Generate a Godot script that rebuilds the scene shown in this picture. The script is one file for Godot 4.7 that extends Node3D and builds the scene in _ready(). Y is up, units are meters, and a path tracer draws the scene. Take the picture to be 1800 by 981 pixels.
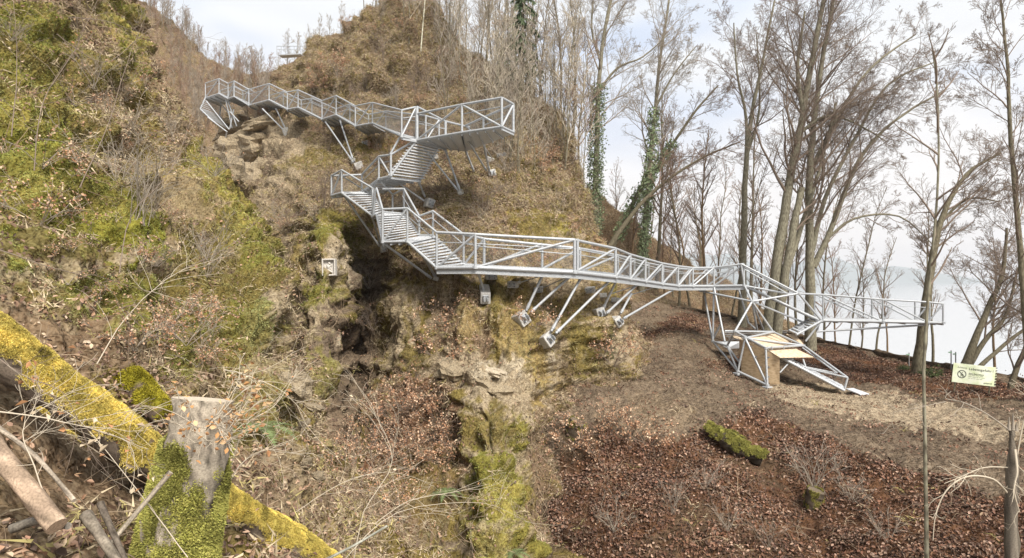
extends Node3D
# A steel stairway and bridge on a rocky spur above a lake, winter wood.
# Positions are written as (picture column, picture row, distance in metres) and turned into world points by P().

const F := 1100.0
const CX := 900.0
const CY := 490.5
const UP := Vector3.UP

var rng := RandomNumberGenerator.new()
var M := {}
var used_names := {}
var n_big := FastNoiseLite.new()
var n_mid := FastNoiseLite.new()
var n_fine := FastNoiseLite.new()
var n_lay := FastNoiseLite.new()
var n_col := FastNoiseLite.new()
var n_col2 := FastNoiseLite.new()
var sheets := {}
const CELL := 6.0
const BW := 340
const BH := 200
const BX := -120.0
const BY := -110.0
var dbuf := PackedFloat32Array()

func P(px: float, py: float, d: float) -> Vector3:
	return Vector3((px - CX) / F * d, (CY - py) / F * d, -d)

func to_px(p: Vector3) -> Vector2:
	return Vector2(CX + p.x / -p.z * F, CY - p.y / -p.z * F)

func lin(r: float, g: float, b: float) -> Color:
	return Color(r, g, b).linear_to_srgb()

func hit(px: float, py: float) -> float:
	# distance of the nearest terrain seen at a picture point
	var ix := int((px - BX) / CELL)
	var iy := int((py - BY) / CELL)
	for ring in 7:
		var best := 1e9
		for j in range(-ring, ring + 1):
			for i in range(-ring, ring + 1):
				var x := ix + i
				var y := iy + j
				if x >= 0 and y >= 0 and x < BW and y < BH:
					best = minf(best, dbuf[y * BW + x])
		if best < 1e8:
			return best
	return 40.0

func on_ground(px: float, py: float, lift := 0.0) -> Vector3:
	return P(px, py, hit(px, py) - lift)

class MB:
	var v := PackedVector3Array()
	var n := PackedVector3Array()
	var c := PackedColorArray()
	var ix := PackedInt32Array()
	var col := Color.WHITE
	var use_col := false
	func vert(p: Vector3, q: Vector3) -> int:
		v.append(p); n.append(q)
		if use_col:
			c.append(col)
		return v.size() - 1
	func tri(a: Vector3, b: Vector3, d: Vector3) -> void:
		var q := (d - a).cross(b - a).normalized()
		var i := vert(a, q); vert(b, q); vert(d, q)
		ix.append(i); ix.append(i + 1); ix.append(i + 2)
	func quad(a: Vector3, b: Vector3, d: Vector3, e: Vector3) -> void:
		tri(a, b, d); tri(a, d, e)
	func tube(a: Vector3, b: Vector3, r0: float, r1 := -1.0, k := 8, caps := true) -> void:
		path(PackedVector3Array([a, b]), PackedFloat32Array([r0, r0 if r1 < 0 else r1]), k, caps)
	func path(pts: PackedVector3Array, rad: PackedFloat32Array, k: int, caps: bool) -> void:
		var m := pts.size()
		var t := (pts[1] - pts[0]).normalized()
		var side := t.cross(Vector3.UP if absf(t.y) < 0.9 else Vector3.RIGHT).normalized()
		var first := v.size()
		for i in m:
			if i > 0 and i < m - 1:
				t = (pts[i + 1] - pts[i - 1]).normalized()
			elif i == m - 1:
				t = (pts[i] - pts[i - 1]).normalized()
			side = (side - t * side.dot(t)).normalized()
			var up := t.cross(side)
			for j in k:
				var a := TAU * j / k
				var q := side * cos(a) + up * sin(a)
				vert(pts[i] + q * rad[i], q)
		for i in m - 1:
			for j in k:
				var a := first + i * k + j
				var b := first + i * k + (j + 1) % k
				ix.append(a); ix.append(a + k); ix.append(b)
				ix.append(b); ix.append(a + k); ix.append(b + k)
		if caps:
			for e in 2:
				var i := 0 if e == 0 else m - 1
				var q := (pts[0] - pts[1]).normalized() if e == 0 else (pts[m - 1] - pts[m - 2]).normalized()
				var f := v.size()
				for j in k:
					vert(v[first + i * k + j], q)
				for j in range(1, k - 1):
					ix.append(f)
					ix.append(f + j + e)
					ix.append(f + j + 1 - e)
	func prism(a: Vector3, b: Vector3, d: Vector3, e: Vector3, down: Vector3) -> void:
		# a slab: four corners of one face and the vector to the other face
		quad(a, b, d, e)
		quad(e + down, d + down, b + down, a + down)
		var r := [a, b, d, e]
		for i in 4:
			var p: Vector3 = r[i]
			var q: Vector3 = r[(i + 1) % 4]
			quad(q, p, p + down, q + down)
	func box(at: Vector3, bs: Basis, size: Vector3, bevel := 0.0) -> void:
		var h := size * 0.5
		if bevel <= 0.0:
			var X := bs.x * h.x
			var Y := bs.y * h.y
			var Z := bs.z * h.z
			prism(at - X + Y - Z, at + X + Y - Z, at + X + Y + Z, at - X + Y + Z, -2 * Y)
			return
		# bevelled: 24 corners
		var g := h - Vector3.ONE * bevel
		for ax in 3:
			for s in [-1.0, 1.0]:
				var u := (ax + 1) % 3
				var w := (ax + 2) % 3
				var q := []
				for cn in [[-1, -1], [1, -1], [1, 1], [-1, 1]]:
					var p := Vector3.ZERO
					p[ax] = s * h[ax]; p[u] = cn[0] * g[u]; p[w] = cn[1] * g[w]
					q.append(at + bs * p)
				if s > 0: quad(q[3], q[2], q[1], q[0])
				else: quad(q[0], q[1], q[2], q[3])
		for ax in 3:
			var u := (ax + 1) % 3
			var w := (ax + 2) % 3
			for su in [-1.0, 1.0]:
				for sw in [-1.0, 1.0]:
					var q := []
					for e in [[-1, 0], [1, 0], [1, 1], [-1, 1]]:
						var p := Vector3.ZERO
						p[ax] = e[0] * g[ax]
						p[u] = su * (h[u] if e[1] == 0 else g[u])
						p[w] = sw * (g[w] if e[1] == 0 else h[w])
						q.append(at + bs * p)
					if su * sw > 0: quad(q[3], q[2], q[1], q[0])
					else: quad(q[0], q[1], q[2], q[3])
	func mesh() -> ArrayMesh:
		var a := []
		a.resize(Mesh.ARRAY_MAX)
		a[Mesh.ARRAY_VERTEX] = v
		a[Mesh.ARRAY_NORMAL] = n
		a[Mesh.ARRAY_INDEX] = ix
		if use_col:
			a[Mesh.ARRAY_COLOR] = c
		var am := ArrayMesh.new()
		am.add_surface_from_arrays(Mesh.PRIMITIVE_TRIANGLES, a)
		return am

func numbered(s: String) -> String:
	var k: int = used_names.get(s, 0)
	used_names[s] = k + 1
	return s if k == 0 else "%s_%03d" % [s, k]

func tag(o: Node, label: String, category: String, group := "") -> void:
	o.set_meta("label", label)
	o.set_meta("category", category)
	if group:
		o.set_meta("group", group)

func thing(called: String, at: Vector3, label: String, category: String, group := "") -> Node3D:
	var o := Node3D.new()
	o.name = numbered(called)
	add_child(o)
	o.position = at
	tag(o, label, category, group)
	return o

func obj(called: String, m: Mesh, material: Material, parent: Node, at := Vector3.ZERO) -> MeshInstance3D:
	var o := MeshInstance3D.new()
	o.name = numbered(called) if parent == self else StringName(called)
	o.mesh = m
	o.material_override = material
	parent.add_child(o, true)
	o.position = at
	return o

func mk(r: float, g: float, b: float, rough := 0.85, metal := 0.0) -> StandardMaterial3D:
	var m := StandardMaterial3D.new()
	m.albedo_color = lin(r, g, b)
	m.roughness = rough
	m.metallic = metal
	return m

func noise_tex(freq: float, ramp: Array, seed_: int, octaves := 4, type := FastNoiseLite.TYPE_SIMPLEX_SMOOTH, size := 512, cell := -1) -> NoiseTexture2D:
	var t := NoiseTexture2D.new()
	var n := FastNoiseLite.new()
	n.seed = seed_
	n.noise_type = type
	n.frequency = freq
	n.fractal_octaves = octaves
	if cell >= 0:
		n.cellular_return_type = cell
		n.fractal_type = FastNoiseLite.FRACTAL_NONE
	t.noise = n
	t.width = size
	t.height = size
	t.seamless = true
	if ramp.size():
		var g := Gradient.new()
		var offs := PackedFloat32Array()
		var cols := PackedColorArray()
		for r in ramp:
			offs.append(r[0])
			cols.append(r[1])
		g.offsets = offs
		g.colors = cols
		t.color_ramp = g
	return t

func grey(a: float) -> Color:
	return Color(a, a, a)

func _ready() -> void:
	rng.seed = 7
	setup_camera_and_light()
	setup_materials()
	print("terrain ", Time.get_ticks_msec()); build_terrain()
	print("stairway ", Time.get_ticks_msec()); build_stairway()
	print("anchors ", Time.get_ticks_msec()); build_anchors()
	print("booth ", Time.get_ticks_msec()); build_plywood(); build_sign(); build_relief()
	print("trees ", Time.get_ticks_msec()); build_trees()
	print("foreground ", Time.get_ticks_msec()); build_foreground()
	print("scatter ", Time.get_ticks_msec()); build_scatter()
	print("done ", Time.get_ticks_msec(), " triangles ", tri_count())

func setup_camera_and_light() -> void:
	var cam := Camera3D.new()
	cam.name = "camera"
	cam.fov = rad_to_deg(2.0 * atan(490.5 / F))
	cam.near = 0.05
	cam.far = 20000.0
	add_child(cam)
	cam.current = true
	var env := Environment.new()
	env.background_mode = Environment.BG_SKY
	var sky := Sky.new()
	var pm := PanoramaSkyMaterial.new()
	pm.panorama = sky_picture()
	sky.sky_material = pm
	env.sky = sky
	env.background_energy_multiplier = 1.0
	env.tonemap_mode = Environment.TONE_MAPPER_LINEAR
	env.tonemap_exposure = 1.5
	env.sdfgi_enabled = true
	env.ssao_enabled = true
	env.ssil_enabled = true
	env.fog_enabled = true
	env.fog_density = 0.00017
	env.fog_light_color = Color(0.86, 0.87, 0.89)
	var we := WorldEnvironment.new()
	we.name = "world_environment"
	we.environment = env
	add_child(we)
	var sun := DirectionalLight3D.new()
	sun.name = "sun"
	sun.light_energy = 1.4
	sun.light_angular_distance = 20.0
	sun.light_color = Color(1.0, 0.975, 0.94)
	sun.shadow_enabled = true
	add_child(sun)
	# high, behind the viewer's right shoulder, through thin cloud
	sun.look_at_from_position(Vector3.ZERO, Vector3(-0.42, -0.95, -0.75), UP)

func sky_picture() -> ImageTexture:
	# thin high cloud with a few pale blue gaps; the same pattern runs all round
	var w := 1024
	var h := 512
	var im := Image.create(w, h, false, Image.FORMAT_RGBF)
	var a := FastNoiseLite.new()
	a.seed = 21
	a.frequency = 1.1
	a.fractal_octaves = 5
	var b := FastNoiseLite.new()
	b.seed = 5
	b.frequency = 2.6
	b.fractal_octaves = 5
	for y in h:
		var el := (0.5 - (y + 0.5) / h) * PI
		for x in w:
			var az := (x + 0.5) / w * TAU
			var dir := Vector3(sin(az) * cos(el), sin(el), cos(az) * cos(el))
			var s := maxf(dir.y, 0.0)
			var pl := Vector3(dir.x, dir.y * 2.6, dir.z)
			var cl := a.get_noise_3dv(pl) * 0.75 + b.get_noise_3dv(Vector3(pl.x, pl.y * 1.6, pl.z)) * 0.35
			var gap := smoothstep(-0.06, 0.36, cl) * smoothstep(0.08, 0.3, s)
			var base := Vector3(0.70, 0.675, 0.66).lerp(Vector3(0.645, 0.665, 0.69), smoothstep(0.0, 0.45, s))
			var streak := 1.0 + 0.06 * b.get_noise_3dv(Vector3(dir.x * 1.5, dir.y * 14.0, dir.z * 1.5))
			var c := base.lerp(Vector3(0.42, 0.50, 0.65), gap * 0.7) * streak
			if el < 0.0:
				c = Vector3(0.66, 0.65, 0.64)
			im.set_pixel(x, y, Color(c.x, c.y, c.z))
	return ImageTexture.create_from_image(im)

func setup_materials() -> void:
	var speck := noise_tex(0.035, [[0.0, grey(0.62)], [0.42, grey(0.85)], [0.6, grey(0.93)], [1.0, grey(1.0)]], 3, 5)
	var mosaic := noise_tex(0.06, [[0.0, Color(0.46, 0.41, 0.36)], [0.3, Color(0.78, 0.73, 0.67)], [0.55, Color(0.93, 0.91, 0.87)], [0.8, Color(1.0, 0.95, 0.88)], [1.0, Color(0.8, 0.75, 0.7)]], 9, 1, FastNoiseLite.TYPE_CELLULAR, 1024, FastNoiseLite.RETURN_CELL_VALUE)
	var bump := noise_tex(0.02, [], 15, 6)
	var t := StandardMaterial3D.new()
	t.vertex_color_use_as_albedo = true
	t.albedo_texture = mosaic
	t.uv1_triplanar = true
	t.uv1_world_triplanar = true
	t.uv1_scale = Vector3.ONE * 0.55
	t.detail_enabled = true
	t.detail_blend_mode = BaseMaterial3D.BLEND_MODE_MUL
	t.detail_albedo = speck
	t.detail_uv_layer = BaseMaterial3D.DETAIL_UV_2
	t.uv2_triplanar = true
	t.uv2_world_triplanar = true
	t.uv2_scale = Vector3.ONE * 0.23
	t.heightmap_enabled = true
	t.heightmap_texture = bump
	t.heightmap_scale = 6.0
	t.roughness = 0.95
	t.specular_mode = BaseMaterial3D.SPECULAR_DISABLED
	M.terrain = t
	var g := mk(0.60, 0.62, 0.635, 0.5, 0.25)
	g.albedo_texture = noise_tex(0.03, [[0.0, grey(0.62)], [0.5, grey(0.88)], [1.0, grey(1.0)]], 31, 4, FastNoiseLite.TYPE_CELLULAR)
	g.uv1_triplanar = true
	g.uv1_world_triplanar = true
	g.uv1_scale = Vector3.ONE * 1.5
	M.steel = g
	M.joist = g
	M.plate = g.duplicate()
	M.plate.albedo_color = lin(0.74, 0.76, 0.78)
	M.plate.metallic = 0.0
	M.wire = mk(0.26, 0.255, 0.25, 0.6, 0.2)
	var con := mk(0.62, 0.60, 0.56, 0.9)
	con.albedo_texture = noise_tex(0.02, [[0.0, grey(0.66)], [0.45, grey(0.88)], [1.0, grey(1.0)]], 41, 5)
	con.uv1_triplanar = true
	con.uv1_world_triplanar = true
	con.uv1_scale = Vector3.ONE * 0.9
	M.concrete = con
	var ply := mk(0.60, 0.45, 0.28, 0.8)
	ply.albedo_texture = noise_tex(0.02, [[0.0, Color(0.72, 0.68, 0.63)], [0.4, Color(0.88, 0.86, 0.83)], [0.6, grey(0.95)], [1.0, grey(1.0)]], 51, 5)
	ply.uv1_triplanar = true
	ply.uv1_scale = Vector3(0.5, 0.9, 0.5)
	M.ply = ply
	M.ply_top = ply.duplicate()
	M.ply_top.albedo_color = lin(0.70, 0.56, 0.40)
	M.bolt = mk(0.20, 0.20, 0.21, 0.5, 0.5)
	for e in [["bark", 0.20, 0.17, 0.13], ["bark_pale", 0.27, 0.24, 0.195], ["bark_red", 0.29, 0.195, 0.13], ["bark_dark", 0.15, 0.125, 0.095], ["birch", 0.65, 0.60, 0.52]]:
		var bk := mk(e[1] * 1.25, e[2] * 1.25, e[3] * 1.25, 0.9)
		bk.albedo_texture = noise_tex(0.03, [[0.0, Color(0.45, 0.44, 0.40)], [0.4, Color(0.75, 0.75, 0.72)], [0.62, Color(0.88, 0.9, 0.84)], [1.0, grey(1.0)]], 61 + hash(e[0]) % 50, 5)
		bk.uv1_triplanar = true
		bk.uv1_scale = Vector3(0.9, 0.22, 0.9)
		bk.specular_mode = BaseMaterial3D.SPECULAR_DISABLED
		M[e[0]] = bk
	var tw := mk(0.20, 0.15, 0.112, 0.9)
	M.twig = tw
	M.twig_red = mk(0.26, 0.172, 0.122, 0.9)
	M.twig_pale = mk(0.48, 0.41, 0.31, 0.9)
	M.twig_grey = mk(0.31, 0.262, 0.205, 0.9)
	var lf := StandardMaterial3D.new()
	lf.vertex_color_use_as_albedo = true
	lf.roughness = 0.8
	lf.specular_mode = BaseMaterial3D.SPECULAR_DISABLED
	M.leaf = lf
	var lake := mk(0.38, 0.40, 0.41, 0.08)
	lake.metallic_specular = 0.5
	var nn := noise_tex(0.02, [], 71, 4)
	nn.as_normal_map = true
	nn.bump_strength = 3.0
	lake.normal_enabled = true
	lake.normal_texture = nn
	lake.normal_scale = 0.12
	lake.uv1_triplanar = true
	lake.uv1_world_triplanar = true
	lake.uv1_scale = Vector3.ONE * 0.05
	M.lake = lake
	M.far = mk(0.20, 0.23, 0.23, 1.0)

func tri_count() -> int:
	var seen := {}
	var total := 0
	for o in find_children("*", "MeshInstance3D", true, false):
		if o.mesh is ArrayMesh and not seen.has(o.mesh):
			seen[o.mesh] = true
			total += o.mesh.surface_get_array_index_len(0) / 3
	return total

# ---------------------------------------------------------------- terrain
func sheet(called: String, rows: Array, nu: int, nv: int, a_big: float, a_mid: float, a_fine: float, a_lay: float) -> void:
	var nr := rows.size()
	var nc: int = rows[0].size()
	var lines := []
	for r in rows:
		var w := PackedVector3Array()
		for q in r:
			w.append(q if q is Vector3 else P(q[0], q[1], q[2]))
		var line := PackedVector3Array()
		for i in nu + 1:
			var s := float(i) / nu * (nc - 1)
			var k := mini(int(s), nc - 2)
			line.append(w[k].cubic_interpolate(w[k + 1], w[maxi(k - 1, 0)], w[mini(k + 2, nc - 1)], s - k))
		lines.append(line)
	var pos := PackedVector3Array()
	pos.resize((nu + 1) * (nv + 1))
	for j in nv + 1:
		var s := float(j) / nv * (nr - 1)
		var k := mini(int(s), nr - 2)
		var l0: PackedVector3Array = lines[maxi(k - 1, 0)]
		var l1: PackedVector3Array = lines[k]
		var l2: PackedVector3Array = lines[k + 1]
		var l3: PackedVector3Array = lines[mini(k + 2, nr - 1)]
		for i in nu + 1:
			pos[j * (nu + 1) + i] = l1[i].cubic_interpolate(l2[i], l0[i], l3[i], s - k)
	var nrm := normals_of(pos, nu, nv)
	for i in pos.size():
		var p := pos[i]
		var q := nrm[i]
		var steep := 1.0 - absf(q.y)
		var h := a_big * n_big.get_noise_3dv(p) + a_mid * n_mid.get_noise_3dv(p) + a_fine * n_fine.get_noise_3dv(p)
		var dist := -p.z
		if a_lay > 0.4:
			# gullies and humps on the upper hill
			h *= lerpf(0.5, 1.0, smoothstep(1.0, 5.0, p.y))
			h += 1.5 * smoothstep(9.0, 14.0, p.y) * n_big.get_noise_3d(p.x * 2.1 + 9.0, p.y * 1.3, p.z * 2.1)
		else:
			h *= clampf(dist / 11.0, 0.3, 1.0)
		if a_lay > 0.0:
			var l := n_lay.get_noise_3d(p.x * 0.22, p.y * 1.25, p.z * 0.22)
			h += a_lay * (0.6 if p.y < 2.0 else 1.0) * steep * clampf(l * 3.0, -1.0, 1.0)
			var low := 1.0 - smoothstep(-0.5, 3.0, p.y)
			if low > 0.0 and a_lay > 0.4:
				h += low * 0.32 * clampf(2.2 * n_lay.get_noise_3d(p.x * 1.1 + 40.0, p.y * 0.16, p.z * 1.1), -1.0, 1.0)
		pos[i] = p + q * h
	nrm = normals_of(pos, nu, nv)
	sheets[called] = {"pos": pos, "nrm": nrm, "nu": nu, "nv": nv}
	for p in pos:
		if p.z < -0.5:
			var x := int((CX + p.x / -p.z * F - BX) / CELL)
			var y := int((CY - p.y / -p.z * F - BY) / CELL)
			if x >= 0 and y >= 0 and x < BW and y < BH:
				var k := y * BW + x
				if -p.z < dbuf[k]:
					dbuf[k] = -p.z

func normals_of(pos: PackedVector3Array, nu: int, nv: int) -> PackedVector3Array:
	var out := PackedVector3Array()
	out.resize(pos.size())
	var w := nu + 1
	for j in nv + 1:
		var ju := maxi(j - 1, 0) * w
		var jd := mini(j + 1, nv) * w
		for i in w:
			var l := maxi(i - 1, 0)
			var r := mini(i + 1, nu)
			var q := (pos[j * w + r] - pos[j * w + l]).cross(pos[ju + i] - pos[jd + i])
			out[j * w + i] = q.normalized()
	return out

func sheet_mesh(called: String, base: Array, patches: Array, material: Material, zones := []) -> MeshInstance3D:
	# zones: [outline (corner points that lie on the sheet), colour, second colour, bare, mossy]; compared in the sheet's own grid
	# base: ground colours mixed by noise; patches: [px, py, half width px, half height px, colour, strength]
	var s: Dictionary = sheets[called]
	var pos: PackedVector3Array = s.pos
	var nrm: PackedVector3Array = s.nrm
	var nu: int = s.nu
	var nv: int = s.nv
	var bl := []
	for q in patches:
		var d := hit(q[0], q[1])
		var rx: float = q[2] * 1.4 / F * d
		var ry: float = q[3] * 1.4 / F * d
		var pc: Color = q[4]
		var is_moss := 1.0 if pc.g > pc.r * 0.8 and pc.b < pc.r * 0.5 else 0.0
		var is_bare := 0.0 if pc.g < pc.r * 0.69 and pc.r < 0.36 and pc.b < pc.g * 0.7 else (1.0 if pc.b > pc.r * 0.52 or is_moss > 0.0 or pc.b < pc.r * 0.3 else 0.0)
		bl.append([P(q[0], q[1], d), rx, ry, maxf(rx, ry) * 1.6 + 0.4, q[4], q[5], is_bare, is_moss])
	var zs := []
	for z in zones:
		var poly := PackedVector2Array()
		for q in z[0]:
			poly.append(grid_spot(s, P(q[0], q[1], hit(q[0], q[1]))))
		zs.append([poly, z[1], z[2], z[3], z[4]])
	var col := PackedColorArray()
	col.resize(pos.size())
	var bare := PackedFloat32Array()
	bare.resize(pos.size())
	var mossy := PackedFloat32Array()
	mossy.resize(pos.size())
	var wd := nu + 1
	for tj in range(0, nv + 1, 12):
		for ti in range(0, wd, 12):
			var jn := mini(tj + 12, nv + 1)
			var im := mini(ti + 12, wd)
			var mid := pos[mini(tj + 6, nv) * wd + mini(ti + 6, nu)]
			var reach := maxf(mid.distance_to(pos[tj * wd + ti]), mid.distance_to(pos[(jn - 1) * wd + im - 1]))
			reach = maxf(reach, maxf(mid.distance_to(pos[tj * wd + im - 1]), mid.distance_to(pos[(jn - 1) * wd + ti])))
			var near := []
			for q in bl:
				if mid.distance_to(q[0]) < reach + 1.3 * q[3]:
					near.append(q)
			for j in range(tj, jn):
				for i in range(ti, im):
					var p := pos[j * wd + i]
					var a := n_col.get_noise_3dv(p)
					var b := n_col2.get_noise_3dv(p)
					var c: Color = base[0]
					c = c.lerp(base[1], smoothstep(-0.05, 0.16, a + b * 0.45))
					c = c.lerp(base[2], smoothstep(0.08, 0.22, b - a * 0.5) * 0.9)
					var br := 0.0
					var ms := 0.0
					var flat2 := Vector2(i + (a + b) * 6.0, j + (b - a) * 6.0)
					for z in zs:
						if Geometry2D.is_point_in_polygon(flat2, z[0]):
							c = z[1].lerp(z[2], smoothstep(-0.1, 0.14, b + 0.4 * a))
							br = z[3]
							ms = z[4]
					for q in near:
						var dp: Vector3 = p - q[0]
						var x: float = dp.x / q[1]
						var y: float = dp.y / q[2]
						var z: float = dp.z / q[3]
						var dd := x * x + y * y + z * z
						if dd < 1.6:
							var wgt: float = 1.0 - sqrt(dd) + b * 0.95 + a * 0.5
							var f: float = smoothstep(0.12, 0.32, wgt) * q[5]
							c = c.lerp(q[4], f)
							br = lerpf(br, q[6], f)
							ms = lerpf(ms, q[7], f)
					bare[j * wd + i] = br
					mossy[j * wd + i] = ms
					col[j * wd + i] = c
	s["col"] = col
	s["bare"] = bare
	s["mossy"] = mossy
	var ix := PackedInt32Array()
	ix.resize(nu * nv * 6)
	var k := 0
	var w := nu + 1
	for j in nv:
		for i in nu:
			var a := j * w + i
			ix[k] = a; ix[k + 1] = a + 1; ix[k + 2] = a + w
			ix[k + 3] = a + 1; ix[k + 4] = a + w + 1; ix[k + 5] = a + w
			k += 6
	var arr := []
	arr.resize(Mesh.ARRAY_MAX)
	arr[Mesh.ARRAY_VERTEX] = pos
	arr[Mesh.ARRAY_NORMAL] = nrm
	arr[Mesh.ARRAY_COLOR] = col
	arr[Mesh.ARRAY_INDEX] = ix
	var am := ArrayMesh.new()
	am.add_surface_from_arrays(Mesh.PRIMITIVE_TRIANGLES, arr)
	var o := obj(called, am, material, self)
	o.set_meta("kind", "structure")
	return o

func grid_spot(s: Dictionary, at: Vector3) -> Vector2:
	# the place in a sheet's grid that lies nearest to a point
	var best := 1e9
	var spot := Vector2.ZERO
	var pos: PackedVector3Array = s.pos
	var w: int = s.nu + 1
	for j in range(0, s.nv + 1, 3):
		for i in range(0, w, 3):
			var q := pos[j * w + i].distance_squared_to(at)
			if q < best:
				best = q
				spot = Vector2(i, j)
	return spot

func moved(row: Array, by: Vector3) -> Array:
	var out := []
	for q in row:
		out.append((q if q is Vector3 else P(q[0], q[1], q[2])) + by)
	return out

func build_terrain() -> void:
	dbuf.resize(BW * BH)
	dbuf.fill(1e9)
	for e in [[n_big, 11, 0.16, 3], [n_mid, 12, 0.7, 3], [n_fine, 13, 2.6, 3], [n_lay, 14, 0.8, 3], [n_col, 15, 0.35, 4], [n_col2, 16, 1.9, 4]]:
		var n: FastNoiseLite = e[0]
		n.seed = e[1]
		n.frequency = e[2]
		n.fractal_octaves = e[3]
	# --- the rock spur that carries the stairway
	var R0 := [[425, 215, 62], [480, 148, 58], [560, 88, 56], [640, 28, 54], [700, 4, 52], [760, 25, 50], [830, 95, 46], [900, 150, 42], [960, 200, 39], [1010, 290, 36], [1050, 400, 34], [1075, 450, 36]]
	var spur := [moved(R0, Vector3(3, -14, -16)), moved(R0, Vector3(1.5, -5, -7)), R0,
		[[415, 225, 56], [475, 180, 53], [545, 140, 50], [620, 100, 47], [690, 80, 45], [760, 90, 43], [830, 140, 40], [890, 185, 37.5], [945, 235, 35.5], [1000, 320, 33.5], [1048, 430, 32.5], [1085, 480, 36]],
		[[405, 232, 53], [470, 205, 48.5], [535, 190, 46], [600, 183, 43.5], [670, 178, 41], [740, 182, 38.5], [820, 215, 35.5], [880, 245, 33], [940, 290, 32], [995, 370, 31], [1050, 465, 31], [1095, 510, 35]],
		[[400, 240, 51], [450, 226, 47], [520, 225, 43.5], [590, 228, 41], [655, 237, 38], [720, 262, 35], [800, 290, 31.5], [870, 310, 30.5], [930, 350, 29.5], [985, 420, 28.8], [1055, 500, 29.5], [1105, 535, 34]],
		[[398, 275, 49], [430, 282, 44], [500, 280, 40], [570, 285, 37], [640, 302, 34], [710, 332, 31], [790, 355, 29], [860, 375, 28], [925, 400, 27.5], [985, 450, 27.5], [1075, 530, 29], [1118, 560, 33]],
		[[405, 320, 46], [440, 340, 40], [495, 345, 36], [555, 365, 29.5], [625, 380, 29.6], [690, 405, 28.5], [770, 425, 27], [850, 440, 26.2], [920, 455, 26], [985, 480, 26.3], [1090, 560, 28.5], [1128, 585, 32]],
		[[430, 400, 40], [470, 440, 35], [520, 440, 29.5], [575, 450, 25.4], [642, 480, 30.2], [710, 490, 27], [790, 500, 25.2], [860, 515, 24.2], [925, 530, 24], [990, 545, 24.8], [1100, 590, 28], [1130, 610, 31]],
		[[440, 500, 37], [490, 560, 35], [530, 570, 25], [575, 590, 22.9], [634, 605, 28.6], [700, 600, 24.5], [780, 610, 23], [850, 620, 22.2], [920, 628, 22.3], [980, 640, 24], [1100, 635, 27.5], [1135, 630, 30.5]],
		[[450, 560, 35], [502, 650, 31], [532, 690, 22.2], [572, 712, 21.6], [620, 735, 24.6], [690, 715, 22.8], [785, 700, 22.3], [850, 700, 20.4], [905, 708, 20.8], [955, 710, 22.5], [1070, 690, 26], [1130, 660, 29]],
		[[460, 620, 32], [500, 740, 23], [540, 790, 20], [575, 800, 19.5], [620, 812, 19.2], [700, 830, 19.4], [790, 840, 19.7], [850, 850, 18.0], [905, 850, 18.4], [945, 850, 20.2], [1040, 780, 23], [1120, 720, 26]],
		[[470, 720, 25], [520, 860, 17], [560, 900, 15], [610, 920, 14.6], [660, 940, 14.6], [720, 970, 15.8], [795, 975, 17.0], [850, 985, 16.0], [905, 985, 16.6], [940, 980, 18.5], [1020, 900, 20.5], [1100, 800, 23]],
		[[480, 850, 19], [540, 1000, 13], [590, 1050, 11.5], [640, 1060, 11.3], [690, 1070, 11.7], [740, 1090, 12.5], [800, 1100, 13.4], [860, 1110, 14.2], [910, 1110, 14.8], [945, 1100, 16], [1010, 1010, 18], [1090, 900, 20]]]
	sheet("rock_spur", spur, 420, 330, 1.05, 0.42, 0.12, 0.5)
	# --- the mossy hillside on the left
	var side := [
		[[-330, -330, 14], [-110, -320, 16], [20, -300, 18], [90, -270, 20], [150, -230, 22], [195, -200, 25], [150, -190, 34]],
		[[-300, -160, 12], [-90, -150, 14], [40, -130, 16], [110, -110, 18], [170, -90, 20], [215, -70, 23], [180, -60, 33]],
		[[-290, 60, 10.5], [-70, 50, 12], [50, 50, 14], [120, 55, 16], [190, 60, 18.5], [245, 68, 22], [215, 80, 33]],
		[[-290, 220, 9], [-70, 210, 10.5], [70, 200, 12], [150, 195, 14], [225, 190, 17], [290, 165, 21.5], [262, 180, 33]],
		[[-290, 360, 8], [-70, 350, 9.2], [80, 335, 10.5], [180, 325, 12.5], [275, 310, 16], [376, 288, 20.5], [352, 305, 31]],
		[[-290, 460, 7.2], [-70, 460, 8.2], [90, 455, 9.4], [200, 440, 11], [320, 430, 14], [452, 382, 19], [435, 400, 29]],
		[[-290, 540, 6.3], [-70, 550, 7.1], [100, 560, 8.5], [220, 550, 10.2], [350, 540, 12.6], [483, 460, 16.6], [472, 490, 27]],
		[[-290, 640, 5.2], [-70, 650, 5.9], [100, 660, 7.2], [230, 660, 8.9], [370, 650, 11.4], [491, 600, 13.8], [488, 620, 23]],
		[[-290, 760, 4.2], [-70, 770, 4.9], [100, 780, 5.9], [240, 780, 7.4], [390, 770, 9.8], [502, 740, 12.2], [528, 750, 19]],
		[[-290, 900, 3.3], [-70, 900, 3.9], [100, 900, 4.7], [260, 900, 6.0], [420, 890, 8.0], [560, 880, 11.7], [660, 870, 17]],
		[[-290, 1100, 2.7], [-70, 1100, 3.1], [100, 1100, 3.5], [280, 1080, 4.4], [450, 1060, 5.8], [620, 1040, 8.8], [760, 1010, 14]],
		[[-400, 1600, 1.7], [-100, 1600, 1.9], [100, 1550, 2.2], [290, 1500, 2.7], [480, 1400, 3.6], [680, 1300, 6.0], [860, 1200, 10]]]
	sheet("mossy_hillside", side, 320, 360, 0.6, 0.6, 0.16, 0.3)
	# --- the trodden clearing and the leaf covered bank below it
	var C0 := [[1010, 590, 36], [1100, 545, 41], [1180, 545, 44], [1270, 560, 45], [1380, 592, 44], [1500, 618, 41], [1620, 643, 38], [1720, 660, 35], [1850, 685, 32], [2100, 720, 28]]
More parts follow.
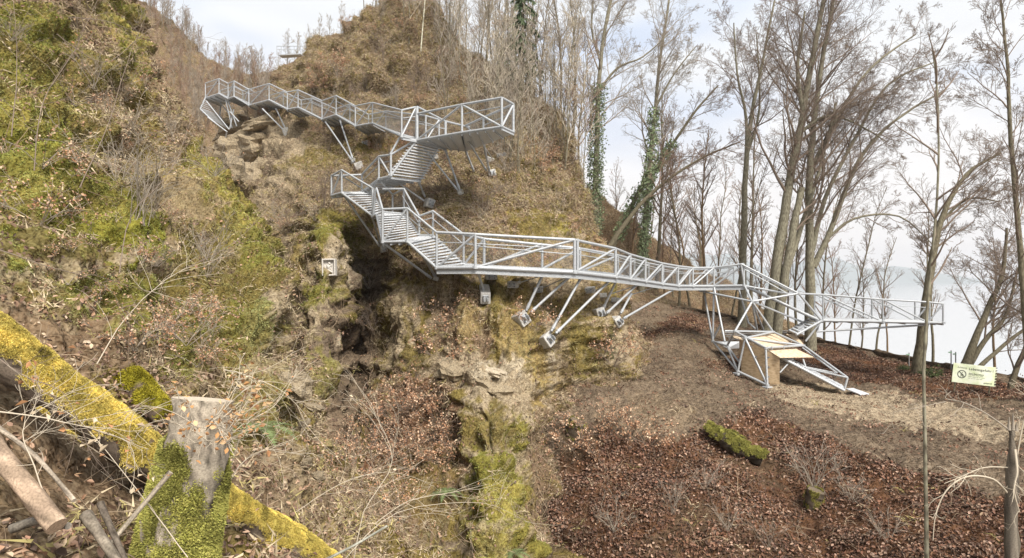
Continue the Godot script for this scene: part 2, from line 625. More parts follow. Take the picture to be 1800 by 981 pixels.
	var clear := [moved(C0, Vector3(6, -24, -40)), moved(C0, Vector3(2, -9, -9)), moved(C0, Vector3(0, -0.4, -1.5)), C0,
		[[985, 620, 33], [1075, 575, 35], [1150, 575, 37], [1250, 592, 37], [1360, 622, 36.5], [1480, 647, 35], [1600, 664, 33], [1700, 676, 31], [1830, 700, 28], [2100, 745, 25]],
		[[950, 650, 29], [1040, 628, 29.8], [1130, 633, 31], [1240, 642, 31.5], [1350, 667, 31], [1470, 685, 30], [1590, 699, 28.5], [1700, 714, 27], [1830, 735, 25], [2100, 790, 21]],
		[[910, 690, 26], [990, 677, 25.6], [1100, 680, 26], [1220, 690, 26], [1340, 705, 26], [1460, 716, 26], [1590, 737, 24.5], [1700, 757, 23], [1830, 780, 21], [2150, 860, 17]],
		[[890, 760, 23.2], [970, 742, 22.4], [1080, 742, 22], [1200, 738, 22], [1330, 738, 22.5], [1450, 752, 22.3], [1590, 790, 20], [1710, 830, 18], [1850, 870, 16], [2200, 960, 13]],
		[[880, 840, 22.1], [955, 830, 21.3], [1060, 825, 20.5], [1190, 815, 20.7], [1320, 815, 20.3], [1450, 828, 19.8], [1590, 862, 17.86], [1730, 905, 15.86], [1880, 935, 14.26], [2250, 1000, 11.66]],
		[[870, 930, 20.5], [935, 925, 19.9], [1050, 920, 18.7], [1180, 910, 18.2], [1320, 910, 17.9], [1450, 915, 17.5], [1600, 935, 15.7], [1750, 965, 14], [1900, 995, 12.8], [2300, 1060, 10.4]],
		[[850, 1040, 19.3], [915, 1035, 18.9], [1040, 1030, 17.3], [1180, 1020, 16.5], [1330, 1012, 16], [1460, 1012, 15.5], [1610, 1015, 13.94], [1760, 1035, 12.64], [1920, 1060, 11.44], [2300, 1120, 9.64]],
		[[820, 1180, 16.8], [900, 1180, 16.3], [1030, 1170, 15.3], [1180, 1160, 14.6], [1330, 1150, 14], [1460, 1150, 13.3], [1620, 1150, 11.58], [1780, 1170, 10.58], [1960, 1200, 9.58], [2350, 1280, 8.18]]]
	sheet("clearing", clear, 300, 260, 0.28, 0.20, 0.07, 0.0)
	# --- wooded slope behind the spur, dropping to the lake
	var back := [
		[[985, 330, 60], [1030, 372, 62], [1080, 410, 64], [1140, 452, 66], [1210, 500, 68], [1290, 552, 68], [1360, 600, 66]],
		[[1000, 380, 52], [1050, 425, 54], [1110, 468, 56], [1180, 512, 58], [1250, 556, 58], [1330, 600, 57], [1420, 640, 56]],
		[[1020, 450, 44], [1070, 490, 46], [1130, 525, 48], [1200, 552, 48], [1280, 580, 48], [1360, 615, 47], [1450, 650, 46]],
		[[1020, 560, 36], [1080, 565, 38], [1140, 570, 40], [1210, 585, 41], [1290, 610, 41], [1370, 640, 41], [1450, 680, 40]]]
	back.insert(0, moved(back[0], Vector3(10, -34, -50)))
	sheet("wooded_slope", back, 90, 80, 0.8, 0.35, 0.1, 0.0)
	# --- the far side of the valley, upper left
	var V0 := [[60, -180, 75], [160, -90, 80], [240, 0, 86], [310, 58, 92], [370, 104, 98], [420, 134, 104], [470, 146, 108], [510, 122, 104], [560, 96, 98], [640, 90, 95]]
	var valley := [moved(V0, Vector3(0, -8, -25)), V0,
		[[80, 0, 62], [180, 60, 66], [250, 110, 70], [315, 150, 74], [370, 172, 78], [415, 180, 82], [460, 178, 84], [510, 165, 84], [560, 150, 82], [640, 150, 80]],
		[[120, 150, 50], [210, 180, 53], [270, 205, 56], [325, 228, 59], [370, 235, 62], [410, 235, 64], [450, 230, 66], [510, 215, 68], [560, 205, 70], [640, 200, 72]],
		[[200, 330, 36], [280, 320, 39], [320, 320, 42], [365, 325, 44], [395, 330, 46], [420, 325, 48], [450, 320, 52], [510, 290, 56], [560, 260, 60], [640, 250, 62]],
		[[300, 480, 30], [350, 450, 32], [390, 440, 34], [425, 440, 36], [450, 440, 38], [470, 440, 40], [490, 420, 44], [520, 380, 50], [560, 330, 55], [640, 300, 58]]]
	sheet("valley_side", valley, 150, 120, 1.4, 0.5, 0.12, 0.0)
	# --- the ravine bed between the sheets, mostly out of view
	var bed := []
	for j in 8:
		var row := []
		for i in 10:
			row.append(Vector3(-14.0 + i * 4.6, -7.9 - 0.1 * j, -27.0 + j * 4.2))
		bed.append(row)
	sheet("ravine_bed", bed, 60, 60, 0.3, 0.2, 0.06, 0.0)

	var straw := Color(0.385, 0.325, 0.235)
	var leafb := Color(0.31, 0.24, 0.172)
	var olive := Color(0.3, 0.255, 0.1)
	var moss := Color(0.30, 0.295, 0.085)
	var yellow := Color(0.43, 0.395, 0.125)
	var stone := Color(0.53, 0.47, 0.36)
	var pale := Color(0.68, 0.64, 0.54)
	var ochre := Color(0.50, 0.405, 0.19)
	var earth := Color(0.2, 0.158, 0.118)
	var mud := Color(0.265, 0.222, 0.178)
	var track := Color(0.55, 0.485, 0.385)
	var copper := Color(0.22, 0.13, 0.085)
	sheet_mesh("rock_spur", [straw, leafb, olive], [
		[900, 530, 60, 60, stone, 0.9], [960, 560, 60, 70, stone, 0.9], [1020, 570, 60, 70, stone, 0.9], [1080, 570, 40, 60, stone, 0.9], [920, 600, 50, 60, olive, 0.8], [1030, 620, 60, 40, olive, 0.8], [940, 540, 30, 40, olive, 0.8],
		[870, 680, 60, 60, stone, 0.9], [870, 790, 60, 70, stone, 0.7], [860, 900, 60, 90, stone, 0.6], [545, 520, 60, 90, stone, 0.8], [560, 630, 60, 80, stone, 0.8], [700, 590, 50, 60, stone, 0.5], [600, 330, 70, 40, stone, 0.35], [470, 280, 60, 60, stone, 0.7],
		[640, 200, 60, 16, olive, 0.9], [620, 190, 70, 5, stone, 1.0], [470, 225, 55, 25, stone, 1.0], [430, 262, 40, 45, stone, 0.9], [460, 300, 40, 30, mud, 0.8],
		[505, 300, 30, 60, stone, 0.7], [450, 350, 25, 40, stone, 0.6], [560, 270, 60, 30, olive, 0.8], [640, 250, 40, 25, olive, 0.9],
		[560, 400, 70, 45, moss, 0.9], [570, 385, 45, 16, yellow, 0.8], [530, 470, 40, 40, ochre, 0.7], [600, 430, 25, 50, stone, 0.9], [615, 470, 20, 40, pale, 0.7], 
		[520, 560, 30, 70, moss, 0.8], [560, 520, 50, 20, moss, 0.9], [585, 545, 18, 28, stone, 0.8], [598, 585, 12, 26, pale, 0.8], [560, 640, 40, 50, moss, 0.8], [540, 500, 30, 25, moss, 0.9],
		[625, 640, 26, 110, mud, 1.0], [600, 740, 30, 50, Color(0.28, 0.23, 0.18), 1.0], [560, 785, 40, 25, mud, 0.8], [655, 560, 18, 50, mud, 0.7], [540, 705, 30, 18, stone, 0.7],
		[690, 560, 40, 60, olive, 0.8], [700, 760, 50, 40, copper, 0.8], [740, 700, 40, 20, copper, 0.8], [680, 470, 50, 30, mud, 0.7], [690, 560, 25, 60, stone, 0.8], [770, 490, 30, 30, stone, 0.6], [820, 560, 20, 50, ochre, 0.6], [780, 640, 40, 20, stone, 0.8], [730, 620, 25, 20, olive, 0.8],
		[900, 560, 40, 60, ochre, 0.75], [880, 510, 30, 40, olive, 0.9], [955, 640, 20, 45, ochre, 0.9], [970, 600, 8, 60, pale, 0.9], [860, 660, 50, 25, pale, 0.8], [870, 690, 45, 22, stone, 0.9], [800, 640, 40, 25, stone, 0.7],
		[1010, 590, 40, 60, olive, 0.9], [1000, 640, 20, 30, earth, 0.6], [1060, 600, 45, 35, olive, 0.9], [1070, 610, 16, 25, Color(0.15, 0.18, 0.12), 0.7], [1080, 500, 45, 22, yellow, 0.7], [1050, 480, 30, 40, ochre, 0.8], [1060, 440, 18, 40, ochre, 0.9],
		[960, 400, 60, 35, olive, 0.9], [985, 405, 16, 20, yellow, 0.8], [1000, 430, 25, 30, stone, 0.8], [930, 520, 35, 25, ochre, 0.6], [1030, 530, 40, 25, ochre, 0.7],
		[860, 760, 50, 40, olive, 0.9], [860, 860, 50, 60, moss, 1.0], [880, 880, 35, 25, yellow, 0.9], [860, 830, 40, 12, yellow, 0.9], [850, 950, 50, 25, yellow, 0.7], [740, 860, 60, 50, olive, 0.6], [560, 880, 60, 50, olive, 0.7]], M.terrain, [
		[[[655, 470], [860, 490], [930, 720], [950, 1000], [700, 1000], [640, 900], [625, 800], [650, 640]], olive, mud, 1.0, 0.0],
		[[[440, 330], [540, 340], [600, 330], [640, 420], [600, 460], [520, 460], [470, 430]], straw, olive, 0.4, 0.0],
		[[[760, 520], [850, 520], [860, 620], [800, 640], [750, 600]], leafb, straw, 0.0, 0.0],
		[[[660, 660], [800, 660], [820, 780], [780, 930], [660, 930], [640, 780]], leafb, copper, 0.0, 0.0],
		[[[855, 470], [1000, 482], [1090, 497], [1115, 560], [1108, 640], [1000, 668], [975, 695], [935, 722], [912, 690], [880, 600], [862, 540]], stone, ochre, 1.0, 0.0],
		[[[812, 635], [905, 635], [935, 720], [948, 850], [935, 1000], [812, 1000], [820, 820], [826, 730]], stone, olive, 1.0, 0.0],
		[[[495, 410], [550, 362], [615, 365], [645, 420], [645, 500], [612, 600], [600, 705], [540, 722], [500, 695], [488, 520]], Color(0.29, 0.255, 0.095), stone, 1.0, 0.6],
		[[[395, 240], [465, 205], [525, 222], [530, 300], [490, 350], [430, 350], [395, 330]], stone, mud, 1.0, 0.0],
		[[[640, 470], [668, 480], [655, 560], [640, 640], [625, 760], [605, 810], [555, 795], [580, 720], [612, 640], [622, 560]], Color(0.31, 0.26, 0.205), Color(0.27, 0.225, 0.175), 1.0, 0.0],
		[[[815, 735], [925, 735], [948, 850], [935, 1000], [812, 1000]], Color(0.30, 0.285, 0.085), olive, 1.0, 1.0],
		[[[675, 500], [740, 510], [720, 620], [665, 650], [668, 560]], stone, olive, 1.0, 0.0],
		[[[930, 380], [1000, 380], [1045, 420], [1075, 500], [1000, 480], [960, 440]], stone, olive, 1.0, 0.0]])
	sheet_mesh("mossy_hillside", [straw, olive, leafb], [
		[40, 100, 90, 70, olive, 0.9], [120, 200, 110, 70, olive, 0.9], [100, 330, 130, 80, olive, 0.9], [250, 330, 90, 90, olive, 0.8], [400, 380, 70, 80, olive, 0.8], [200, 500, 150, 60, olive, 0.9], [430, 560, 60, 90, olive, 0.9],
		[60, 60, 80, 40, moss, 0.8], [215, 30, 18, 45, yellow, 0.7], [245, 110, 25, 25, moss, 0.9], [180, 100, 50, 40, olive, 0.9], [40, 130, 50, 60, moss, 0.7],
		[60, 220, 90, 45, moss, 1.0], [30, 200, 50, 25, yellow, 0.8], [100, 235, 40, 25, Color(0.35, 0.35, 0.08), 0.9], [90, 300, 80, 45, moss, 0.9], [40, 330, 50, 40, yellow, 0.7], [20, 270, 30, 40, moss, 0.9],
		[210, 390, 80, 45, moss, 1.0], [240, 420, 50, 35, Color(0.35, 0.35, 0.08), 1.0], [200, 370, 35, 18, yellow, 0.6], [60, 420, 60, 30, moss, 0.9], [150, 440, 100, 25, earth, 0.5], [270, 465, 60, 18, stone, 0.8], [120, 480, 90, 18, stone, 0.6],
		[370, 330, 50, 50, yellow, 0.55], [420, 380, 45, 50, yellow, 0.7], [440, 440, 40, 50, moss, 0.8], [330, 300, 40, 40, ochre, 0.6], [300, 360, 60, 60, straw, 0.8], [380, 460, 40, 40, olive, 0.8],
		[230, 510, 90, 25, moss, 0.9], [200, 560, 60, 40, moss, 0.8], [440, 510, 45, 35, olive, 1.0], [470, 560, 22, 60, stone, 0.9], [420, 580, 50, 35, moss, 0.8], [400, 640, 70, 40, olive, 0.7], [480, 650, 20, 60, stone, 0.5],
		[80, 600, 110, 60, leafb, 1.0], [60, 800, 200, 160, leafb, 0.8], [200, 850, 200, 100, earth, 0.5], [340, 620, 40, 40, moss, 0.7], [470, 720, 40, 60, olive, 0.8], [520, 840, 80, 50, straw, 0.8]], M.terrain, [
		[[[0, 20], [100, 10], [145, 60], [70, 135], [0, 155]], moss, olive, 1.0, 1.0],
		[[[195, 0], [240, 0], [268, 120], [235, 145], [200, 70]], ochre, moss, 1.0, 1.0],
		[[[0, 178], [60, 172], [135, 200], [142, 258], [60, 275], [0, 300]], Color(0.34, 0.35, 0.08), moss, 1.0, 1.0],
		[[[0, 270], [90, 280], [175, 300], [185, 335], [60, 362], [0, 385]], moss, Color(0.37, 0.345, 0.09), 1.0, 1.0],
		[[[115, 380], [205, 348], [290, 378], [315, 475], [230, 475], [125, 445]], Color(0.34, 0.35, 0.08), moss, 1.0, 1.0],
		[[[325, 255], [400, 300], [468, 388], [490, 450], [486, 510], [420, 470], [360, 400], [305, 325]], Color(0.40, 0.365, 0.12), olive, 1.0, 1.0],
		[[[452, 500], [492, 470], [505, 640], [498, 710], [462, 700], [438, 560]], stone, olive, 1.0, 0.0],
		[[[170, 488], [320, 498], [370, 545], [290, 590], [185, 565]], moss, olive, 1.0, 1.0],
		[[[0, 400], [100, 395], [130, 450], [90, 480], [0, 470]], moss, earth, 1.0, 1.0],
		[[[370, 500], [488, 468], [505, 640], [515, 745], [470, 770], [420, 720], [375, 620]], Color(0.28, 0.25, 0.10), stone, 1.0, 0.6],
		[[[370, 520], [440, 505], [440, 620], [400, 660], [365, 600]], olive, moss, 1.0, 1.0]])
	sheet_mesh("clearing", [mud, Color(0.21, 0.175, 0.142), Color(0.31, 0.262, 0.21)], [
		[1150, 730, 90, 22, Color(0.36, 0.30, 0.23), 0.8], [1300, 640, 40, 8, copper, 0.7], [1250, 960, 100, 30, earth, 0.5], [1000, 770, 40, 20, earth, 0.7], [1330, 820, 40, 20, earth, 0.6]], M.terrain, [
		[[[1000, 600], [1100, 548], [1200, 548], [1270, 562], [1250, 580], [1150, 590], [1110, 620], [1060, 650]], leafb, copper, 0.0, 0.0],
		[[[1350, 590], [1500, 618], [1620, 643], [1720, 660], [1900, 695], [1900, 715], [1780, 700], [1650, 692], [1520, 672], [1430, 650]], copper, Color(0.28, 0.16, 0.105), 0.0, 0.0],
		[[[1360, 672], [1420, 668], [1530, 688], [1650, 705], [1800, 735], [1900, 755], [1900, 800], [1760, 767], [1560, 737], [1450, 722], [1345, 690]], track, Color(0.50, 0.44, 0.35), 1.0, 0.0],
		[[[890, 790], [985, 785], [1010, 745], [1060, 742], [1110, 768], [1180, 775], [1235, 742], [1330, 728], [1410, 738], [1480, 785], [1590, 828], [1720, 862], [1900, 905], [1900, 1065], [1400, 1065], [880, 1065]], copper, Color(0.15, 0.095, 0.068), 0.0, 0.0]])
	sheet_mesh("wooded_slope", [leafb, straw, Color(0.32, 0.245, 0.17)], [], M.terrain)
	sheet_mesh("valley_side", [Color(0.42, 0.335, 0.255), Color(0.36, 0.27, 0.20), Color(0.34, 0.29, 0.17)], [], M.terrain)
	sheet_mesh("ravine_bed", [leafb, earth, olive], [], M.terrain)
	# --- lake and the hills beyond it
	var mb := MB.new()
	mb.quad(Vector3(-4500, -27, -60), Vector3(4500, -27, -60), Vector3(4500, -27, -5200), Vector3(-4500, -27, -5200))
	obj("lake", mb.mesh(), M.lake, self).set_meta("kind", "structure")
	var hn := FastNoiseLite.new()
	hn.seed = 4
	hn.frequency = 0.0009
	hn.fractal_octaves = 4
	for layer in [[2300.0, 60.0, 50.0, -600.0, 1250.0], [4200.0, 150.0, 90.0, -4400.0, 4400.0]]:
		var hb := MB.new()
		var x0: float = layer[3]
		var x1: float = layer[4]
		var pts := []
		for i in 161:
			var x := lerpf(x0, x1, i / 160.0)
			var edge := smoothstep(0.0, 0.25, i / 160.0) * smoothstep(0.0, 0.3, 1.0 - i / 160.0)
			var hgt: float = (layer[1] + layer[2] * hn.get_noise_1d(x * 1.3 + layer[0]) * 1.6) * edge - 27.5
			pts.append([Vector3(x, -28, -layer[0]), Vector3(x, lerpf(-28, hgt, 0.6), -layer[0] - 150.0), Vector3(x, hgt, -layer[0] - 420.0), Vector3(x, -30, -layer[0] - 900.0)])
		for i in 160:
			for k in 3:
				hb.quad(pts[i][k], pts[i + 1][k], pts[i + 1][k + 1], pts[i][k + 1])
		obj("far_hills", hb.mesh(), M.far, self).set_meta("kind", "structure")

# ---------------------------------------------------------------- the steel stairway
var stair: Node3D

func N(px: float, pyb: float, pyt: float, d: float) -> Array:
	var b := P(px, pyb, d)
	return [b, b + UP * ((pyb - pyt) / F * d)]

func off(node: Array, by: Vector3) -> Array:
	return [node[0] + by, node[1] + by]

func member(called: String, a: Vector3, b: Vector3, r: float, parent: Node, k := 8, m: Material = null) -> MeshInstance3D:
	var mb := MB.new()
	mb.tube(a, b, r, -1, k)
	return obj(called, mb.mesh(), m if m else M.steel, parent)

func wires(a: Array, b: Array, parent: Node) -> void:
	# woven wire infill between two posts (bottom and top points)
	var mb := MB.new()
	var len_ := maxf((b[0] - a[0]).length(), 0.2)
	var high := minf((a[1] - a[0]).length(), (b[1] - b[0]).length())
	var n := int(ceil(len_ / 0.12))
	var m := int(ceil(high / 0.12))
	var r := 0.0022
	for s in [1, -1]:
		for i in range(-m, n + 1):
			# diagonal wires, clipped to the panel
			var t0 := clampf(float(i) / n, 0.0, 1.0)
			var t1 := clampf(float(i + m) / n, 0.0, 1.0)
			var h0 := (t0 * n - i) / m
			var h1 := (t1 * n - i) / m
			if absf(t1 - t0) < 1e-4:
				continue
			if s < 0:
				h0 = 1.0 - h0
				h1 = 1.0 - h1
			var p: Vector3 = a[0].lerp(b[0], t0).lerp(a[1].lerp(b[1], t0), h0 * 0.93 + 0.03)
			var q: Vector3 = a[0].lerp(b[0], t1).lerp(a[1].lerp(b[1], t1), h1 * 0.93 + 0.03)
			mb.tube(p, q, r, -1, 3, false)
	obj("wire_mesh", mb.mesh(), M.wire, parent)

func deck(a: Vector3, b: Vector3, fa: Vector3, fb: Vector3, k: int, parent: Node) -> void:
	for j in k:
		var t0 := (j + 0.03) / k
		var t1 := (j + 0.97) / k
		var mb := MB.new()
		mb.prism(a.lerp(b, t0), a.lerp(b, t1), fa.lerp(fb, t1), fa.lerp(fb, t0), Vector3(0, -0.035, 0))
		obj("deck_plate", mb.mesh(), M.plate, parent)
	for j in k + 1:
		var t := float(j) / k
		var mb := MB.new()
		var dir := (b - a).normalized() * 0.03
		var p := a.lerp(b, t) - UP * 0.04
		var q := fa.lerp(fb, t) - UP * 0.04
		mb.prism(p - dir, p + dir, q + dir, q - dir, Vector3(0, -0.07, 0))
		obj("joist", mb.mesh(), M.joist, parent)

func treads(a: Vector3, b: Vector3, fa: Vector3, fb: Vector3, k: int, parent: Node) -> void:
	# a, fa: upper end of the two stringers, b, fb: lower end
	for j in k:
		var t := (j + 0.5) / k
		var p := a.lerp(b, t)
		var q := fa.lerp(fb, t)
		var run := b - a
		run.y = 0
		var w := run.normalized() * 0.15
		var mb := MB.new()
		mb.prism(p - w, p + w, q + w, q - w, Vector3(0, -0.045, 0))
		obj("tread", mb.mesh(), M.plate, parent)

func knot(called: String, at: Vector3, parent: Node, r := 0.085) -> void:
	# flange where the tubes of a joint meet
	var mb := MB.new()
	mb.tube(at - UP * 0.05, at + UP * 0.05, r, -1, 8)
	obj(called, mb.mesh(), M.steel, parent)

func bay(called: String, a: Array, b: Array, fa: Array, fb: Array, o := {}) -> MeshInstance3D:
	var rc: float = o.get("chord", 0.055)
	var rr: float = o.get("rail", 0.045)
	var mb := MB.new()
	mb.tube(a[0], b[0], rc)
	var part := obj(called, mb.mesh(), M.steel, stair)
	member("chord", fa[0], fb[0], rc, part)
	if o.get("near", true):
		member("handrail", a[1], b[1], rr, part)
		member("post", b[0], b[1], rr, part)
		if o.get("first", false):
			member("post", a[0], a[1], rr, part)
		knot("flange", b[0], part, rc + 0.03)
	if o.get("far", true):
		member("handrail", fa[1], fb[1], rr, part)
		member("post", fb[0], fb[1], rr, part)
		if o.get("first", false):
			member("post", fa[0], fa[1], rr, part)
	var dn: int = o.get("dn", 1)
	var df: int = o.get("df", 1)
	if dn == 1: member("diagonal", a[0], b[1], rr * 0.9, part)
	if dn == 2: member("diagonal", a[1], b[0], rr * 0.9, part)
	if df == 1: member("diagonal", fa[0], fb[1], rr * 0.9, part)
	if df == 2: member("diagonal", fa[1], fb[0], rr * 0.9, part)
	var inn: Vector3 = (fa[0] - a[0]).normalized() * 0.07
	if o.get("mesh_near", true):
		wires(off(a, inn), off(b, inn), part)
		member("inner_rail", a[0].lerp(a[1], 0.72) + inn, b[0].lerp(b[1], 0.72) + inn, 0.02, part, 6)
	if o.get("mesh_far", true):
		wires(off(fa, -inn), off(fb, -inn), part)
		member("inner_rail", fa[0].lerp(fa[1], 0.72) - inn, fb[0].lerp(fb[1], 0.72) - inn, 0.02, part, 6)
	var k: int = o.get("k", 0)
	if o.get("flight", false):
		treads(a[0] + UP * 0.03, b[0] + UP * 0.03, fa[0] + UP * 0.03, fb[0] + UP * 0.03, k if k else 8, part)
	elif k >= 0:
		deck(a[0] - UP * 0.02, b[0] - UP * 0.02, fa[0] - UP * 0.02, fb[0] - UP * 0.02, k if k else 3, part)
	return part

func strut(a: Vector3, b: Vector3, r := 0.055) -> void:
	var s := member("strut", a, b, r, stair)
	var t := (b - a).normalized()
	member("end_collar", a + t * 0.05, a + t * 0.22, r * 1.25, s)
	member("end_collar", b - t * 0.3, b - t * 0.1, r * 1.3, s)

func build_stairway() -> void:
	stair = thing("steel_stairway", Vector3.ZERO, "long galvanized steel stairway and truss bridge bolted to the rock spur", "stairway")
	upper_walk()
	platform()
	switchback()
	bridge()
	tower()
	struts()

func upper_walk() -> void:
	var h := 1.12
	var raw := [[361, 172, 48], [385, 164.5, 46.8], [401, 173.5, 46.2], [411.5, 169.5, 45.4], [437.5, 185, 44.6], [473, 175.5, 43.0], [505, 192, 41.2], [524, 188.5, 40.6], [566, 209.5, 38.2], [591, 201.5, 36.9], [624.5, 221.5, 34.9], [654.5, 216.5, 34.1], [706, 240, 26.6]]
	var ns := []
	for q in raw:
		var b := P(q[0], q[1], q[2])
		ns.append([b, b + UP * h])
	ns.append([P(731, 246.3, 27.2), P(731, 188, 27.2)])
	var fs := []
	for i in ns.size():
		var d: Vector3 = ns[mini(i + 1, ns.size() - 1)][0] - ns[maxi(i - 1, 0)][0]
		d.y = 0
		var side := d.normalized().cross(UP) * -1.25
		if side.x < 0: side = -side
		side = side * 0.25 + Vector3(0.1, 0, -1.6)
		if i >= 12: side = Vector3(0.9, 0, -0.9)
		fs.append([ns[i][0] + side, ns[i][0] + side + UP * h])
	for i in ns.size() - 1:
		var flight := i % 2 == 1
		var o := {"flight": flight, "first": i == 0, "dn": 0 if flight else 1, "df": 0 if flight else 1, "k": 6 if flight else 3, "rail": 0.038, "chord": 0.048}
		if i == 11: o.k = 10
		bay("stair_flight" if flight else "walkway_landing", ns[i], ns[i + 1], fs[i], fs[i + 1], o)
	# the two flights that come up out of the gully at the far end
	var a := off(ns[0], Vector3(0, 0, 0.0))
	var fa: Array = fs[0]
	var b := off(a, Vector3(0.35, -2.1, -2.2))
	var fb := off(fa, Vector3(0.35, -2.1, -2.2))
	var lo := {"flight": true, "k": 10, "mesh_near": false, "mesh_far": false, "dn": 1, "df": 0}
	bay("stair_flight", a, off(a, Vector3(0.15, -1.15, 1.1)), off(fa, Vector3(0.1, 0, 0.1)), off(fa, Vector3(0.4, -1.2, 1.0)), {"flight": true, "k": 7, "dn": 0, "df": 0, "mesh_near": false, "near": false, "far": false, "mesh_far": false})
	var m0 := off(a, Vector3(0.15, -1.15, 1.1))
	var m1 := off(fa, Vector3(0.4, -1.2, 1.0))
	bay("stair_flight", m0, off(m0, Vector3(1.4, -1.2, 0.6)), m1, off(m1, Vector3(1.1, -1.3, 0.2)), {"flight": true, "k": 6, "dn": 0, "df": 0, "mesh_near": false, "mesh_far": false, "near": false, "far": true})
	var g0: Vector3 = m1[0] + Vector3(1.1, -1.3, 0.2)
	for e in [[P(397, 176, 46.5), P(408, 225, 46.5)], [P(401, 178, 46.5), P(416, 222, 46)], [P(365, 206, 46), P(398, 231, 46)], [P(399, 231, 46), P(395, 250, 46.5)], [P(363, 178, 47), P(403, 228, 46)], [P(404, 196, 46), P(420, 214, 45.5)], [P(411, 192, 46), P(404, 226, 46)]]:
		member("brace", e[0], e[1], 0.045, stair)

func platform() -> void:
	var Y := 6.03
	var at := func(px: float, py: float) -> Vector3: return P(px, py, Y * F / (CY - py))
	var h := UP * 1.15
	var p0: Vector3 = at.call(733, 246.5)
	var p1: Vector3 = at.call(812, 233)
	var p2: Vector3 = at.call(882, 222.8)
	var p3: Vector3 = at.call(902.5, 232.5)
	var p4: Vector3 = at.call(850, 252)
	var p5: Vector3 = at.call(819, 264)
	var p6: Vector3 = at.call(768, 258)
	var mb := MB.new()
	var ring := [p0, p1, p2, p3, p4, p5, p6]
	for i in 7:
		mb.tube(ring[i], ring[(i + 1) % 7], 0.055)
	var part := obj("viewing_platform", mb.mesh(), M.steel, stair)
	deck(p0 - UP * 0.03, p1 - UP * 0.03, p6 - UP * 0.03, p5 - UP * 0.03, 4, part)
	deck(p1 - UP * 0.03, p2 - UP * 0.03, p5 - UP * 0.03, p3 - UP * 0.03, 5, part)
	# outer rail
	for e in [[p0, p1], [p1, p2], [p2, p3], [p3, p4], [p4, p5]]:
		member("handrail", e[0] + h, e[1] + h, 0.05, part)
		wires([e[0], e[0] + h], [e[1], e[1] + h], part)
	for q in [p0, p1, p2, p3, p4]:
		member("post", q, q + h, 0.05, part)
	member("diagonal", p0, p1 + h, 0.045, part)
	member("diagonal", p2, p1 + h, 0.045, part)
	member("diagonal", p2, p3 + h, 0.045, part)
	member("diagonal", p3, p4 + h, 0.04, part)
	# tall corner post with its rail running back along the walkway
	member("corner_post", p0, p0 + UP * 1.46, 0.07, part)
	var back := p0 + Vector3(1.1, 0, -1.3)
	member("handrail", p0 + UP * 1.46, back + h, 0.045, part)
	member("post", back, back + h, 0.06, part)
	member("handrail", back + h, p5 + h + Vector3(0.15, 0, -0.3), 0.045, part)
	member("inner_rail", p0 + UP * 0.75, back + UP * 0.8, 0.022, part)
	member("inner_rail", p2 + UP * 0.8, p1 + UP * 0.8 + Vector3(0, 0, -0.15), 0.022, part)
	member("inner_rail", p3 + UP * 0.8, p4 + UP * 0.8, 0.022, part)
	member("diagonal", p4, p5 + h, 0.04, part)

